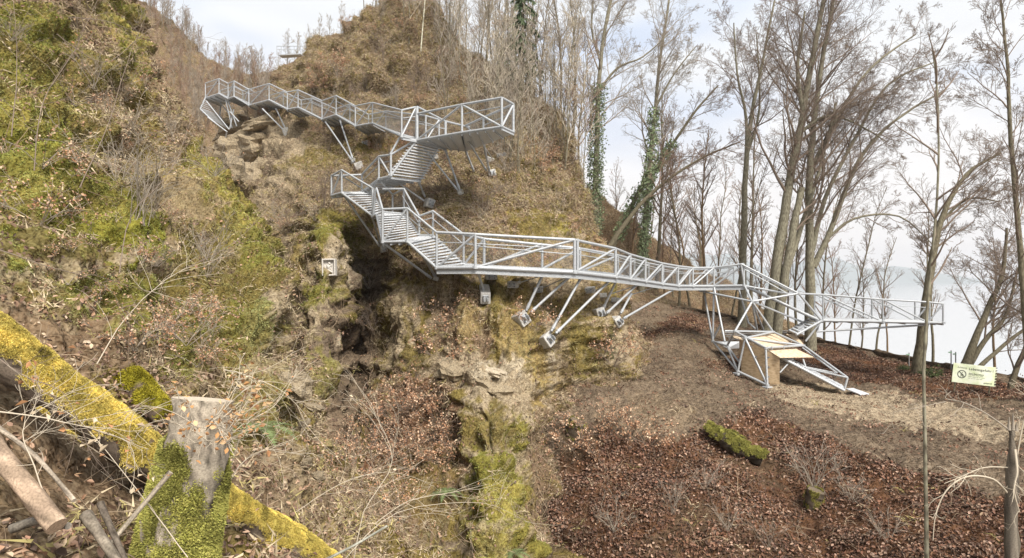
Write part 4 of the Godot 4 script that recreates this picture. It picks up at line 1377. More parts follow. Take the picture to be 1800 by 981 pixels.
func hero(called: String, label: String, bark: Material, twig: Material, stems: Array, o: Dictionary) -> Node3D:
	# stems: [[px,py,d]..., r0, r1, number of limbs, first t, limb length]; the first is the trunk
	var root: Vector3 = P(stems[0][0][0][0], stems[0][0][0][1], stems[0][0][0][2])
	var t := thing(called, root, label, "tree", o.get("group", ""))
	var tb := MB.new()
	var cb := MB.new()
	for s in stems:
		var pts := PackedVector3Array()
		for q in s[0]:
			pts.append(P(q[0], q[1], q[2]) - root)
		stem(tb, pts, s[1], s[2], 1.4 if s == stems[0] else 1.0)
		var k: int = s[3]
		for i in k:
			var u := lerpf(s[4], 0.99, (i + rng.randf() * 0.8) / k)
			var at := along(pts, u)
			var across: Vector3 = at[1].cross(rand_dir()).normalized()
			var ang: float = rng.randf_range(0.5, 1.0) * o.get("spread", 1.0)
			var dir: Vector3 = (at[1] * cos(ang) + across * sin(ang) + o.get("wind", Vector3.ZERO) * 3.0).normalized()
			var r: float = lerpf(s[1], s[2], u) * rng.randf_range(0.22, 0.42)
			grow(cb, at[0], dir, s[5] * lerpf(1.1, 0.55, u) * rng.randf_range(0.7, 1.2), maxf(r, 0.02), 1, o)
	obj("trunk", tb.mesh(), bark, t)
	obj("crown", cb.mesh(), twig, t)
	return t

func ivy(t: Node3D, pts: Array, r: float, count: int) -> void:
	# ivy leaves wrapped round a trunk
	var w := PackedVector3Array()
	for q in pts:
		w.append(P(q[0], q[1], q[2]) - t.position)
	var lm := leaf_mesh(2, 0.08, 0.12, 0.11)
	var list := []
	for i in count:
		var at := along(w, rng.randf())
		var dir := rand_dir()
		dir = (dir - at[1] * dir.dot(at[1])).normalized()
		var rr := r * (0.9 + absf(rng.randfn()) * 0.55)
		var b := Basis.looking_at(dir, UP) * Basis(Vector3(0, 0, 1), rng.randf() * TAU) * Basis(Vector3.RIGHT, rng.randfn() * 0.5 + 1.57)
		var g := rng.randf_range(0.7, 1.3)
		list.append([Transform3D(b.scaled(Vector3.ONE * rng.randf_range(0.7, 1.3)), at[0] + dir * rr), Color(0.22 * g, 0.27 * g, 0.15 * g)])
	var o := multi("ivy", lm, M.leaf, list, t)
	o.set_meta("kind", "stuff")

func multi(called: String, m: Mesh, material: Material, list: Array, parent: Node) -> MultiMeshInstance3D:
	var mm := MultiMesh.new()
	mm.transform_format = MultiMesh.TRANSFORM_3D
	mm.use_colors = true
	mm.mesh = m
	mm.instance_count = list.size()
	for i in list.size():
		mm.set_instance_transform(i, list[i][0])
		mm.set_instance_color(i, list[i][1])
	var o := MultiMeshInstance3D.new()
	o.name = numbered(called) if parent == self else StringName(called)
	o.multimesh = mm
	o.material_override = material
	parent.add_child(o, true)
	return o

func leaf_mesh(n: int, spread: float, length: float, width: float) -> ArrayMesh:
	# n curled leaves lying about the xz plane
	var mb := MB.new()
	mb.use_col = true
	for i in n:
		var at := Vector3(rng.randfn(), 0, rng.randfn()) * spread
		at.y = rng.randf() * 0.03
		var b := Basis(UP, rng.randf() * TAU) * Basis(Vector3.RIGHT, rng.randfn() * 0.45) * Basis(Vector3.BACK, rng.randfn() * 0.35)
		var l := length * rng.randf_range(0.7, 1.25)
		var w := width * rng.randf_range(0.7, 1.2)
		var g := rng.randf_range(0.65, 1.35)
		mb.col = Color(g, g * rng.randf_range(0.92, 1.06), g * rng.randf_range(0.85, 1.1))
		var cup := rng.randf_range(0.1, 0.35) * w
		var tw := rng.randfn() * 0.25 * w
		var p := [Vector3(0, 0, -l * 0.5), Vector3(w * 0.42, cup, -l * 0.2), Vector3(w * 0.4, cup + tw, l * 0.16), Vector3(0, tw, l * 0.5), Vector3(-w * 0.4, cup, l * 0.16), Vector3(-w * 0.42, cup - tw * 0.5, -l * 0.2)]
		for k in 6:
			p[k] = at + b * p[k]
		mb.tri(p[0], p[3], p[2])
		mb.tri(p[0], p[2], p[1])
		mb.tri(p[0], p[4], p[3])
		mb.tri(p[0], p[5], p[4])
	return mb.mesh()

func small_tree(height: float, r: float, kids: Array, lift: Array, rmin: float, lean := 0.05, from := 0.3, ratio := [0.42, 0.45, 0.45, 0.4], levels := 3) -> Array:
	# trunk and crown meshes of a slender tree standing at the origin
	var tb := MB.new()
	var cb := MB.new()
	var pts := PackedVector3Array([Vector3(0, -0.6, 0)])
	var d := UP
	var p := Vector3.ZERO
	for i in 6:
		pts.append(p)
		d = (d + rand_dir() * lean * 2.0 + UP * 0.1).normalized()
		p += d * height / 6.0
	pts.append(p)
	stem(tb, pts, r, maxf(r * 0.18, rmin), 1.25)
	var o := {"levels": levels, "kids": kids, "lift": lift, "ratio": ratio, "rmin": rmin, "wob": 0.15, "from": 0.2}
	for i in kids[0]:
		var u := lerpf(from, 0.97, (i + rng.randf() * 0.8) / kids[0])
		var at := along(pts, u)
		var across: Vector3 = at[1].cross(rand_dir()).normalized()
		var ang := rng.randf_range(0.5, 0.95)
		grow(cb, at[0], (at[1] * cos(ang) + across * sin(ang)).normalized(), height * ratio[0] * lerpf(1.0, 0.35, u) * rng.randf_range(0.7, 1.2), maxf(r * lerpf(0.5, 0.2, u), rmin), 1, o)
	return [tb.mesh(), cb.mesh()]

func put_tree(called: String, meshes: Array, bark: Material, twig: Material, at: Vector3, scale_: float, label: String, group: String) -> Node3D:
	var t := thing(called, at, label, "tree", group)
	t.rotation = Vector3(rng.randfn() * 0.03, rng.randf() * TAU, rng.randfn() * 0.03)
	t.scale = Vector3.ONE * scale_
	obj("trunk", meshes[0], bark, t)
	obj("crown", meshes[1], twig, t)
	return t

func build_trees() -> void:
	var LB := [0.0, 0.06, 0.05, 0.04, 0.02]
	var beech := {"levels": 4, "kids": [0, 7, 7, 7], "lift": LB, "ratio": [0.5, 0.5, 0.5, 0.5], "rmin": 0.0056, "wob": 0.2, "from": 0.2}
	var beech_r: Dictionary = beech.duplicate()
	beech_r.wind = Vector3(0.025, 0.0, 0)
	# the two ivy clad trees and the leaning ones behind the spur
	var d := 44.0
	var t := hero("ivy_clad_tree", "tall bare tree, trunk wrapped in dark ivy, rising at the edge of the rock spur", M.bark_pale, M.twig_grey, [[[[1040, 520, d], [1045, 400, d], [1048, 280, d], [1052, 160, d], [1062, 60, d], [1086, -60, d]], 0.30, 0.08, 20, 0.45, 6.0], [[[1050, 165, d], [1085, 120, d], [1130, 100, d], [1175, 60, d]], 0.11, 0.03, 8, 0.2, 3.0], [[[1056, 110, d], [1040, 50, d], [1045, -20, d]], 0.10, 0.04, 7, 0.2, 3.4]], beech_r)
	ivy(t, [[1041, 470, d], [1045, 360, d], [1048, 260, d], [1051, 150, d]], 0.36, 3000)
	d = 49.0
	t = hero("ivy_clad_tree", "bare tree with ivy up to its fork, behind the leaning trunks", M.bark_pale, M.twig_grey, [[[[1126, 540, d], [1134, 400, d], [1142, 290, d], [1152, 190, d], [1162, 90, d], [1180, -20, d]], 0.28, 0.07, 20, 0.42, 5.5], [[[1152, 190, d], [1185, 130, d], [1225, 80, d]], 0.10, 0.03, 8, 0.2, 3.2]], beech_r)
	ivy(t, [[1128, 480, d], [1134, 400, d], [1142, 300, d], [1150, 190, d]], 0.30, 1900)
	d = 51.0
	t = hero("leaning_tree", "leaning tree with ivy on its slanted trunk beside the spur", M.bark, M.twig, [[[[1062, 470, d], [1092, 400, d], [1128, 330, d], [1168, 275, d], [1215, 205, d], [1262, 150, d]], 0.26, 0.06, 16, 0.45, 4.5]], beech_r)
	ivy(t, [[1085, 420, d], [1110, 360, d], [1150, 300, d], [1185, 250, d]], 0.30, 1100)
	d = 47.0
	hero("leaning_tree", "strongly leaning bare trunk crossing in front of the ivy trees", M.bark, M.twig_red, [[[[1068, 440, d], [1095, 398, d], [1135, 350, d], [1180, 312, d], [1240, 275, d], [1300, 250, d]], 0.22, 0.05, 14, 0.4, 3.6]], beech_r)
	# tall forked tree
	d = 45.0
	hero("forked_tree", "tall slender tree forking high up above the bridge end", M.bark_pale, M.twig, [[[[1304, 590, d], [1307, 430, d], [1311, 300, d], [1322, 200, d], [1340, 110, d], [1362, 0, d]], 0.29, 0.06, 16, 0.5, 5.0], [[[1311, 290, d], [1312, 210, d], [1296, 130, d], [1290, 40, d]], 0.15, 0.04, 12, 0.3, 4.0], [[[1314, 270, d], [1335, 190, d], [1330, 60, d]], 0.12, 0.04, 9, 0.3, 3.6]], beech)
	# the pair of big old trunks beside the stair tower
	d = 38.5
	hero("old_beech", "massive old twin trunk with moss at its foot behind the stair tower", M.bark_pale, M.twig, [[[[1350, 600, d], [1360, 510, d], [1375, 400, d], [1392, 300, d], [1412, 200, d], [1428, 100, d], [1456, -40, d]], 0.40, 0.12, 26, 0.42, 6.5], [[[1366, 590, d - 0.4], [1378, 500, d - 0.4], [1395, 400, d - 0.4], [1410, 330, d - 0.3]], 0.30, 0.18, 3, 0.6, 3.5], [[[1385, 470, d], [1415, 380, d + 0.3], [1440, 300, d + 0.4], [1470, 180, d]], 0.2, 0.05, 9, 0.3, 4.0], [[[1412, 200, d], [1402, 120, d], [1415, 20, d]], 0.16, 0.06, 10, 0.2, 4.5], [[[1405, 235, d], [1450, 205, d], [1500, 215, d], [1560, 250, d]], 0.12, 0.03, 9, 0.2, 3.0]], beech)
	d = 39.0
	hero("straight_beech", "straight grey beech whose long limbs sweep right over the viewing arm", M.bark_pale, M.twig, [[[[1424, 645, d], [1425, 540, d], [1424, 430, d], [1423, 320, d], [1430, 220, d], [1445, 110, d], [1470, -20, d]], 0.36, 0.1, 26, 0.35, 6.5], [[[1430, 470, d], [1462, 400, d], [1492, 320, d], [1528, 255, d], [1590, 200, d], [1660, 160, d]], 0.20, 0.05, 16, 0.2, 4.5], [[[1428, 440, d], [1450, 350, d], [1500, 250, d], [1560, 150, d], [1640, 110, d]], 0.17, 0.04, 16, 0.2, 4.5], [[[1426, 300, d], [1470, 210, d], [1530, 120, d], [1610, 60, d]], 0.16, 0.04, 14, 0.2, 4.2], [[[1450, 425, d], [1500, 385, d], [1580, 380, d], [1640, 430, d]], 0.1, 0.03, 9, 0.2, 2.6]], beech_r)
	d = 34.0
	hero("waterside_tree", "slanting tree trunk standing beside the end of the viewing arm", M.bark, M.twig, [[[[1614, 660, d], [1622, 580, d], [1634, 490, d], [1648, 410, d], [1676, 340, d], [1712, 296, d], [1760, 270, d]], 0.30, 0.05, 16, 0.35, 4.0], [[[1655, 390, d], [1700, 350, d], [1760, 355, d]], 0.09, 0.03, 7, 0.2, 2.8]], beech)
	d = 34.0
	hero("leaning_shore_tree", "several dark stems leaning together over the water behind the warning sign", M.bark, M.twig, [[[[1690, 660, d], [1712, 600, d], [1738, 540, d], [1762, 480, d], [1770, 400, d]], 0.24, 0.06, 12, 0.3, 3.6], [[[1694, 660, d], [1730, 600, d], [1768, 555, d], [1790, 470, d]], 0.17, 0.05, 10, 0.3, 3.2], [[[1700, 665, d], [1750, 620, d], [1800, 580, d], [1850, 560, d]], 0.14, 0.05, 8, 0.3, 3.0]], beech)
	d = 27.0
	hero("curved_shore_tree", "dark slender tree at the picture's lake side with twigs right to its foot", M.bark, M.twig, [[[[1815, 720, d], [1806, 600, d], [1797, 480, d], [1784, 340, d], [1775, 220, d], [1770, 100, d], [1755, -30, d]], 0.17, 0.04, 26, 0.2, 3.6]], beech)
	d = 30.0
	hero("curved_shore_tree", "thin dark stem bending out over the lake beside the path end", M.bark_dark, M.twig, [[[[1772, 700, d], [1790, 640, d], [1830, 560, d], [1870, 500, d]], 0.16, 0.05, 12, 0.2, 3.2]], beech)
	# slender trees of the wood behind the bridge
	var LS := [0.0, 0.14, 0.10, 0.06, 0.04]
	var kinds := []
	for i in 8:
		kinds.append(small_tree(15.0, rng.randf_range(0.10, 0.19), [rng.randi_range(14, 22), 5, 4, 3], LS, 0.007, rng.randf_range(0.04, 0.12), rng.randf_range(0.2, 0.45), [rng.randf_range(0.22, 0.36), 0.5, 0.5, 0.45], 4))
	var spots := [[1170, 545, 50, 1.0], [1192, 552, 47, 0.9], [1214, 556, 52, 1.05], [1236, 560, 48, 0.95], [1262, 566, 54, 1.0], [1284, 568, 47, 0.8], [1330, 585, 50, 1.0], [1152, 535, 54, 1.1], [1183, 540, 58, 1.1], [1112, 500, 56, 0.9], [1390, 605, 50, 0.9], [1404, 610, 47, 0.8], [1470, 622, 44, 0.75], [1491, 625, 43, 0.8], [1512, 628, 45, 0.6], [1560, 640, 43, 0.6], [1448, 620, 47, 0.8], [1228, 548, 60, 1.1], [1250, 556, 62, 1.0], [1298, 575, 58, 1.0], [1342, 590, 57, 0.9], [1205, 545, 64, 1.1], [1134, 525, 60, 1.0], [1320, 580, 62, 1.1], [1375, 600, 58, 0.9], [1640, 650, 42, 0.7], [1540, 634, 46, 0.7], [1750, 675, 36, 0.5], [1090, 480, 60, 0.8], [1070, 470, 58, 0.7]]
	for i in spots.size():
		var s: Array = spots[i]
		var red := i % 3 == 0
		var sz: float = s[3] * rng.randf_range(0.75, 1.2)
		var place := "by the spur's foot" if s[0] < 1160 else ("behind the bridge curve" if s[0] < 1290 else ("behind the stair tower" if s[0] < 1420 else ("behind the viewing arm" if s[0] < 1600 else "at the shore beyond the path")))
		put_tree("slender_tree", kinds[(i * 3) % 8], M.bark_red if red else M.bark, M.twig_red if i % 4 == 0 else M.twig, P(s[0], s[1], s[2]), sz, ("short " if sz < 0.75 else ("tall " if sz > 1.0 else "")) + ("slender bare tree with reddish trunk " if red else "slender bare grey-brown tree ") + place, "slender trees of the wood behind the bridge")
	# saplings on the spur
	var sap := []
	for i in 5:
		sap.append(small_tree(6.0, 0.035, [14, 4, 3, 2], LS, 0.007, 0.06, 0.25, [0.26, 0.5, 0.5, 0.4], 3))
	var placed := 0
	while placed < 110:
		var px := rng.randf_range(640, 1040)
		var py := lerpf(10.0, 330.0, rng.randf())
		var edge := 8.0 + maxf(0.0, absf(px - 705.0) - 40.0) * 0.62
		var inside := py > edge and py < edge + 210.0
		if not inside or (px < 780.0 and py > edge + 60.0):
			continue
		var dd := hit(px, py)
		if dd < 28.0 or dd > 60.0:
			continue
		placed += 1
		var pale := rng.randf() < 0.35
		var sz := rng.randf_range(0.55, 1.5)
		put_tree("sapling", sap[placed % 5], M.bark_pale if pale else M.bark, M.twig_pale if pale else M.twig_grey, P(px, py, dd + 0.1), sz, ("short " if sz < 0.85 else ("tall " if sz > 1.2 else "")) + ("thin pale bare sapling " if pale else "thin brown bare sapling ") + spot_on_spur(px, py), "saplings on the rock spur")
	var bir := hero("birch_tree", "thin white birch stem standing alone high on the spur", M.birch, M.twig_grey, [[[[738, 122, 43], [742, 60, 43], [748, -10, 43], [752, -60, 43]], 0.05, 0.025, 8, 0.4, 1.6]], {"levels": 3, "kids": [0, 4, 3], "lift": LB, "ratio": [0.5, 0.5, 0.5, 0.5], "rmin": 0.007})
	# trees along the skyline of the valley, upper left
	var sky_kinds := []
	for i in 4:
		sky_kinds.append(small_tree(9.0, 0.10, [20, 5, 4, 3], LS, 0.016, 0.05, 0.2, [0.36, 0.5, 0.5, 0.45], 3))
	for q in [[392, 128, 100, 1.0], [410, 134, 102, 0.8], [376, 118, 98, 0.7], [300, 55, 88, 1.1], [318, 70, 90, 0.9], [335, 84, 92, 0.9], [352, 96, 94, 0.8], [285, 40, 86, 1.2], [505, 128, 100, 1.2], [490, 140, 104, 0.9], [522, 118, 98, 1.1], [540, 108, 96, 1.0], [560, 98, 94, 1.1], [578, 92, 92, 1.0], [600, 60, 62, 0.6]]:
		put_tree("skyline_tree", sky_kinds[rng.randi() % 4], M.bark, M.twig_grey, P(q[0], q[1] + 3, q[2]), q[3] * 0.62, "bare tree on the skyline at the head of the valley", "trees along the valley skyline")
	placed = 0
	while placed < 170:
		var px := rng.randf_range(200, 470)
		var py := rng.randf_range(0, 240)
		var dd := hit(px, py)
		if dd < 44.0 or dd > 125.0 or dbuf[int((py - BY) / CELL) * BW + int((px - BX) / CELL)] > 1e8:
			continue
		placed += 1
		var sz := rng.randf_range(0.22, 0.5)
		put_tree("valley_tree", sky_kinds[placed % 4], M.bark_red, M.twig_grey if placed % 3 else M.twig_red, P(px, py, dd + 0.2), sz, ("small " if sz < 0.36 else "larger ") + ("greyish" if placed % 3 else "reddish") + " bare tree on the far valley side " + ("near its skyline" if dd > 88 else ("halfway up the slope" if dd > 68 else "behind the far steps of the walkway")), "small trees on the far valley side")
	# trees crowning the spur
	for q in [[660, 22, 54], [680, 12, 53], [715, 10, 52], [735, 18, 51], [760, 28, 50], [785, 50, 49], [640, 30, 54], [800, 75, 48], [820, 92, 47], [845, 110, 45], [870, 130, 44]]:
		put_tree("hilltop_tree", kinds[rng.randi() % 8], M.bark_pale if rng.randf() < 0.5 else M.bark, M.twig_grey, P(q[0], q[1] + 4, q[2]), rng.randf_range(0.3, 0.55), "bare young tree crowning the top of the rock spur", "young trees on top of the rock spur")
	for q in [[875, 170, 41, 0.7], [945, 215, 39, 0.7], [958, 225, 38.5, 0.7], [980, 262, 38, 0.75], [1000, 300, 37.5, 0.7], [1020, 340, 38, 0.6], [850, 140, 43, 0.8]]:
		put_tree("spur_edge_tree", kinds[rng.randi() % 8], M.bark, M.twig_red if rng.randf() < 0.4 else M.twig_grey, P(q[0], q[1] + 4, q[2]), q[3], "bare tree growing along the right edge of the rock spur", "trees along the edge of the spur")
	spruce()

func spot_on_spur(px: float, py: float) -> String:
	if py < 100: return "near the top of the rock spur"
	if px < 480 and py < 380: return "beside the gully rocks under the far steps"
	if py < 200 and px < 700: return "on the slope above the high walkway"
	if px < 905 and py < 195: return "on the slope above the viewing platform"
	if px >= 905 and py < 300: return "on the spur edge beyond the viewing platform tip"
	if px < 640 and py < 340: return "on the slope under the high walkway"
	if px < 640: return "on the brown slope left of the switchback steps"
	if px < 760 and py < 430: return "beside the switchback steps"
	if py < 350: return "on the slope under the viewing platform"
	if py < 470: return "on the slope just above the bridge"
	return "on the lower slope below the bridge start"

func spruce() -> void:
	var d := 38.0
	var foot := P(912, 225, d)
	var t := thing("spruce_tree", foot, "single dark green spruce with drooping sparse boughs on the spur", "tree")
	var top := P(923, -70, d) - foot
	var tb := MB.new()
	stem(tb, PackedVector3Array([Vector3(0, -0.8, 0), top * 0.33, top * 0.66, top]), 0.17, 0.03)
	obj("trunk", tb.mesh(), M.bark, t)
	var nb := MB.new()
	nb.use_col = true
	var wood := MB.new()
	for i in 130:
		var u := lerpf(0.30, 0.98, i / 130.0)
		var at := top * u
		var az := rng.randf() * TAU
		var ln := lerpf(1.7, 0.45, u) * rng.randf_range(0.7, 1.15)
		var dir := Vector3(cos(az), 0.15, sin(az))
		var pts := PackedVector3Array()
		for k in 5:
			var f := k / 4.0
			pts.append(at + dir * ln * f - UP * ln * 0.55 * f * f)
		wood.path(pts, PackedFloat32Array([0.03, 0.024, 0.018, 0.012, 0.006]), 4, false)
		for k in 70:
			var q := along(pts, rng.randf_range(0.15, 1.0))
			var g := rng.randf_range(0.6, 1.4)
			nb.col = Color(0.13 * g, 0.165 * g, 0.095 * g)
			var s := rand_dir() * 0.05
			var e: Vector3 = q[0] + (rand_dir() * 0.5 + Vector3(0, -0.9, 0) + q[1] * 0.4).normalized() * rng.randf_range(0.12, 0.34)
			nb.tri(q[0] - s, e, q[0] + s)
	obj("bough", wood.mesh(), M.bark_dark, t)
	obj("needles", nb.mesh(), M.leaf, t)

# ---------------------------------------------------------------- logs, stumps, stones, shrubs
func smooth_line(raw: Array, per := 6) -> PackedVector3Array:
	var w := PackedVector3Array()
	for q in raw:
		w.append(q if q is Vector3 else P(q[0], q[1], q[2]))
	var out := PackedVector3Array()
	for i in (w.size() - 1) * per + 1:
		var f := float(i) / per
		var k := mini(int(f), w.size() - 2)
		out.append(w[k].cubic_interpolate(w[k + 1], w[maxi(k - 1, 0)], w[mini(k + 2, w.size() - 1)], f - k))
	return out

func log_mesh(pts: PackedVector3Array, r0: float, r1: float, k: int, moss: float, wood: Color, green: Color, rough := 0.12, up_bias := 0.9, top_cut := true) -> Array:
	# trunk with uneven bark; moss grows in patches, thickest on the upper side. Returns [mesh, points of moss]
	var mb := MB.new()
	mb.use_col = true
	var spots := []
	var m := pts.size()
	var t := (pts[1] - pts[0]).normalized()
	var side := t.cross(UP if absf(t.y) < 0.9 else Vector3.RIGHT).normalized()
	var prof := []
	for i in m:
		if i > 0: t = (pts[mini(i + 1, m - 1)] - pts[i - 1]).normalized()
		side = (side - t * side.dot(t)).normalized()
		var up := t.cross(side)
		var row := []
		for j in k:
			var a := TAU * j / k
			var q := side * cos(a) + up * sin(a)
			var r := lerpf(r0, r1, float(i) / (m - 1))
			var p := pts[i] + q * r
			var e := n_mid.get_noise_3dv(p * 1.6) * 1.3 + n_fine.get_noise_3dv(p * 2.5) * 0.7
			var mo := moss + q.y * up_bias + n_col2.get_noise_3dv(p * 2.2) * 1.1
			var on := mo > 0.0
			p += q * (e * r * rough * 2.0 + (0.02 if on else 0.0))
			row.append(p)
			var g := 1.0 + n_fine.get_noise_3dv(p * 6.0) * 0.6 + (0.0 if on else n_fine.get_noise_2d(j * 2.3, i * 0.12) * 0.9)
			mb.col = (green if on else wood) * g
			mb.vert(p, q)
			if on: spots.append([p, q])
		prof.append(row)
	for i in m - 1:
		for j in k:
			var a := i * k + j
			var b := i * k + (j + 1) % k
			for x in [a, a + k, b, b, a + k, b + k]:
				mb.ix.append(x)
	if top_cut:
		mb.col = wood * 1.5
		for e in 2:
			var i := 0 if e == 0 else m - 1
			var mid := Vector3.ZERO
			for p in prof[i]: mid += p
			mid /= k
			for j in k:
				if e == 0: mb.tri(mid, prof[i][j], prof[i][(j + 1) % k])
				else: mb.tri(mid, prof[i][(j + 1) % k], prof[i][j])
	return [mb.mesh(), spots]

func fuzz(parent: Node, spots: Array, count: int, col: Color, size := 0.02) -> void:
	if spots.is_empty():
		return
	var list := []
	for i in count:
		var s: Array = spots[rng.randi() % spots.size()]
		var q: Vector3 = s[1]
		var jit := rand_dir()
		jit -= q * jit.dot(q)
		var g: float = rng.randf_range(0.7, 1.3) * (1.0 + 1.1 * n_col2.get_noise_3dv(s[0] * 2.2))
		var b := Basis(Quaternion(UP, q)) * Basis(UP, rng.randf() * TAU)
		list.append([Transform3D(b.scaled(Vector3.ONE * rng.randf_range(0.7, 1.5)), s[0] + jit * maxf(0.045, size * 1.8)), Color(col.r * g, col.g * g * rng.randf_range(0.95, 1.05), col.b * g)])
	multi("moss", moss_tuft(size), M.leaf, list, parent).set_meta("kind", "stuff")

func moss_tuft(size: float) -> ArrayMesh:
	var mb := MB.new()
	mb.use_col = true
	for i in 9:
		var d := (Vector3(rng.randfn(), 1.3, rng.randfn())).normalized()
		var s := d.cross(rand_dir()).normalized() * size * 0.28
		var at := Vector3(rng.randfn(), 0, rng.randfn()) * size * 0.6
		var g := rng.randf_range(0.75, 1.25)
		mb.col = Color(g, g, g)
		mb.tri(at - s, at + d * size * rng.randf_range(0.7, 1.3), at + s)
	return mb.mesh()

func stone_mesh(seed_: float, flat := 1.0, rough := 0.35) -> ArrayMesh:
	# rounded, broken stone of about 1 m
	var mb := MB.new()
	var rings := 12
	var segs := 16
	var pos := []
	for i in rings + 1:
		var a := PI * i / rings
		for j in segs:
			var b := TAU * j / segs
			var q := Vector3(sin(a) * cos(b), cos(a), sin(a) * sin(b))
			var box := 0.5 / pow(pow(absf(q.x), 4.0) + pow(absf(q.y), 4.0) + pow(absf(q.z), 4.0), 0.25)
			var p := q * box * (1.0 + rough * n_mid.get_noise_3dv(q * 1.4 + Vector3.ONE * seed_) * 1.5 + 0.12 * n_fine.get_noise_3dv(q * 1.2 + Vector3.ONE * seed_))
			p.y *= flat
			pos.append(p)
	for i in rings:
		for j in segs:
			var a: Vector3 = pos[i * segs + j]
			var b: Vector3 = pos[i * segs + (j + 1) % segs]
			var c: Vector3 = pos[(i + 1) * segs + j]
			var e: Vector3 = pos[(i + 1) * segs + (j + 1) % segs]
			if i > 0: mb.tri(a, b, c)
			if i < rings - 1: mb.tri(b, e, c)
	return mb.mesh()

func shrub_mesh(stems: int, height: float, leaves: int, spread: float, rmin: float, leaf_cols: Array, droop := 0.0, leaf_size := 0.07) -> Array:
	var mb := MB.new()
	var lb := MB.new()
	lb.use_col = true
	var tips := []
	for i in stems:
		var az := rng.randf() * TAU
		var d := Vector3(cos(az) * spread, 1.0, sin(az) * spread).normalized()
		var ln := height * rng.randf_range(0.6, 1.2)
		var lines := [[Vector3(rng.randfn(), 0, rng.randfn()) * 0.05 * height - UP * 0.1, d, ln, rmin * 2.6]]
		while lines.size():
			var q: Array = lines.pop_back()
			var pts := PackedVector3Array([q[0]])
			var rad := PackedFloat32Array([q[3]])
			var dd: Vector3 = q[1]
			var p: Vector3 = q[0]
			for k in 4:
				dd = (dd + rand_dir() * 0.22 - UP * droop * (k + 1) * 0.25).normalized()
				p += dd * q[2] / 4.0
				pts.append(p)
				rad.append(maxf(q[3] * (1.0 - 0.2 * k), rmin))
				tips.append([p, dd])
			mb.path(pts, rad, 3, false)
			if q[2] > height * 0.28:
				for k in 3:
					var u := rng.randf_range(0.3, 0.95)
					var at := along(pts, u)
					lines.append([at[0], (at[1] + rand_dir() * 0.8).normalized(), q[2] * rng.randf_range(0.35, 0.55), maxf(q[3] * 0.6, rmin)])
	for i in leaves:
		var tp: Array = tips[rng.randi() % tips.size()]
		var c: Color = leaf_cols[rng.randi() % leaf_cols.size()]
		lb.col = c * rng.randf_range(0.75, 1.25)
		var b := Basis(rand_dir(), rng.randf() * TAU)
		var at: Vector3 = tp[0] + rand_dir() * 0.05
		var l := leaf_size * rng.randf_range(0.7, 1.2)
		var w := l * 0.32
		var p := [at, at + b * Vector3(w, l * 0.12, l * 0.33), at + b * Vector3(w * 0.8, l * 0.1, l * 0.68), at + b * Vector3(0, 0, l), at + b * Vector3(-w * 0.9, l * 0.15, l * 0.5)]
		lb.tri(p[0], p[2], p[1])
		lb.tri(p[0], p[3], p[2])
		lb.tri(p[0], p[4], p[3])
	return [mb.mesh(), lb.mesh() if leaves else null]

func put_shrub(called: String, meshes: Array, twig: Material, at: Vector3, s: float, label: String, group: String) -> void:
	var t := thing(called, at, label, "shrub", group)
	t.rotation.y = rng.randf() * TAU
	t.scale = Vector3.ONE * s
	obj("stems", meshes[0], twig, t)
	if meshes[1]:
		obj("leaves", meshes[1], M.leaf, t)

func bough(called: String, label: String, raw: Array, r0: float, m: Material, subs: int, sub_len: float, leaves: int, cols: Array, group := "") -> void:
	# a single bare branch with side twigs
	var pts := smooth_line(raw, 4)
	var root := pts[0]
	for i in pts.size(): pts[i] -= root
	var t := thing(called, root, label, "branch", group)
	var mb := MB.new()
	var rad := PackedFloat32Array()
	for i in pts.size():
		rad.append(r0 * lerpf(1.0, 0.3, float(i) / (pts.size() - 1)))
		if i > 0: pts[i] += rand_dir() * r0 * 0.8
	mb.path(pts, rad, 6, true)
	obj("branch", mb.mesh(), m, t)
	var sb := MB.new()
	var lb := MB.new()
	lb.use_col = true
	var o := {"levels": 3, "kids": [0, 0, 3], "lift": [0.0, 0.0, 0.03, 0.03], "ratio": [0.5, 0.5, 0.5, 0.5], "rmin": r0 * 0.22, "wob": 0.3, "from": 0.2}
	for i in subs:
		var at := along(pts, rng.randf_range(0.15, 1.0))
		grow(sb, at[0], (at[1] + rand_dir() * 0.9).normalized(), sub_len * rng.randf_range(0.5, 1.2), r0 * 0.42, 2, o)
	if subs: obj("twigs", sb.mesh(), m, t)
	if leaves:
		for i in leaves:
			var v: Vector3 = sb.v[rng.randi() % sb.v.size()]
			var c: Color = cols[rng.randi() % cols.size()]
			lb.col = c * rng.randf_range(0.8, 1.2)
			var b := Basis(rand_dir(), rng.randf() * TAU)
			var l := rng.randf_range(0.04, 0.075)
			var p := [v, v + b * Vector3(l * 0.3, 0.01, l * 0.45), v + b * Vector3(0, 0, l), v + b * Vector3(-l * 0.3, 0.01, l * 0.45)]
			lb.tri(p[0], p[2], p[1])
			lb.tri(p[0], p[3], p[2])
		obj("leaves", lb.mesh(), M.leaf, t)

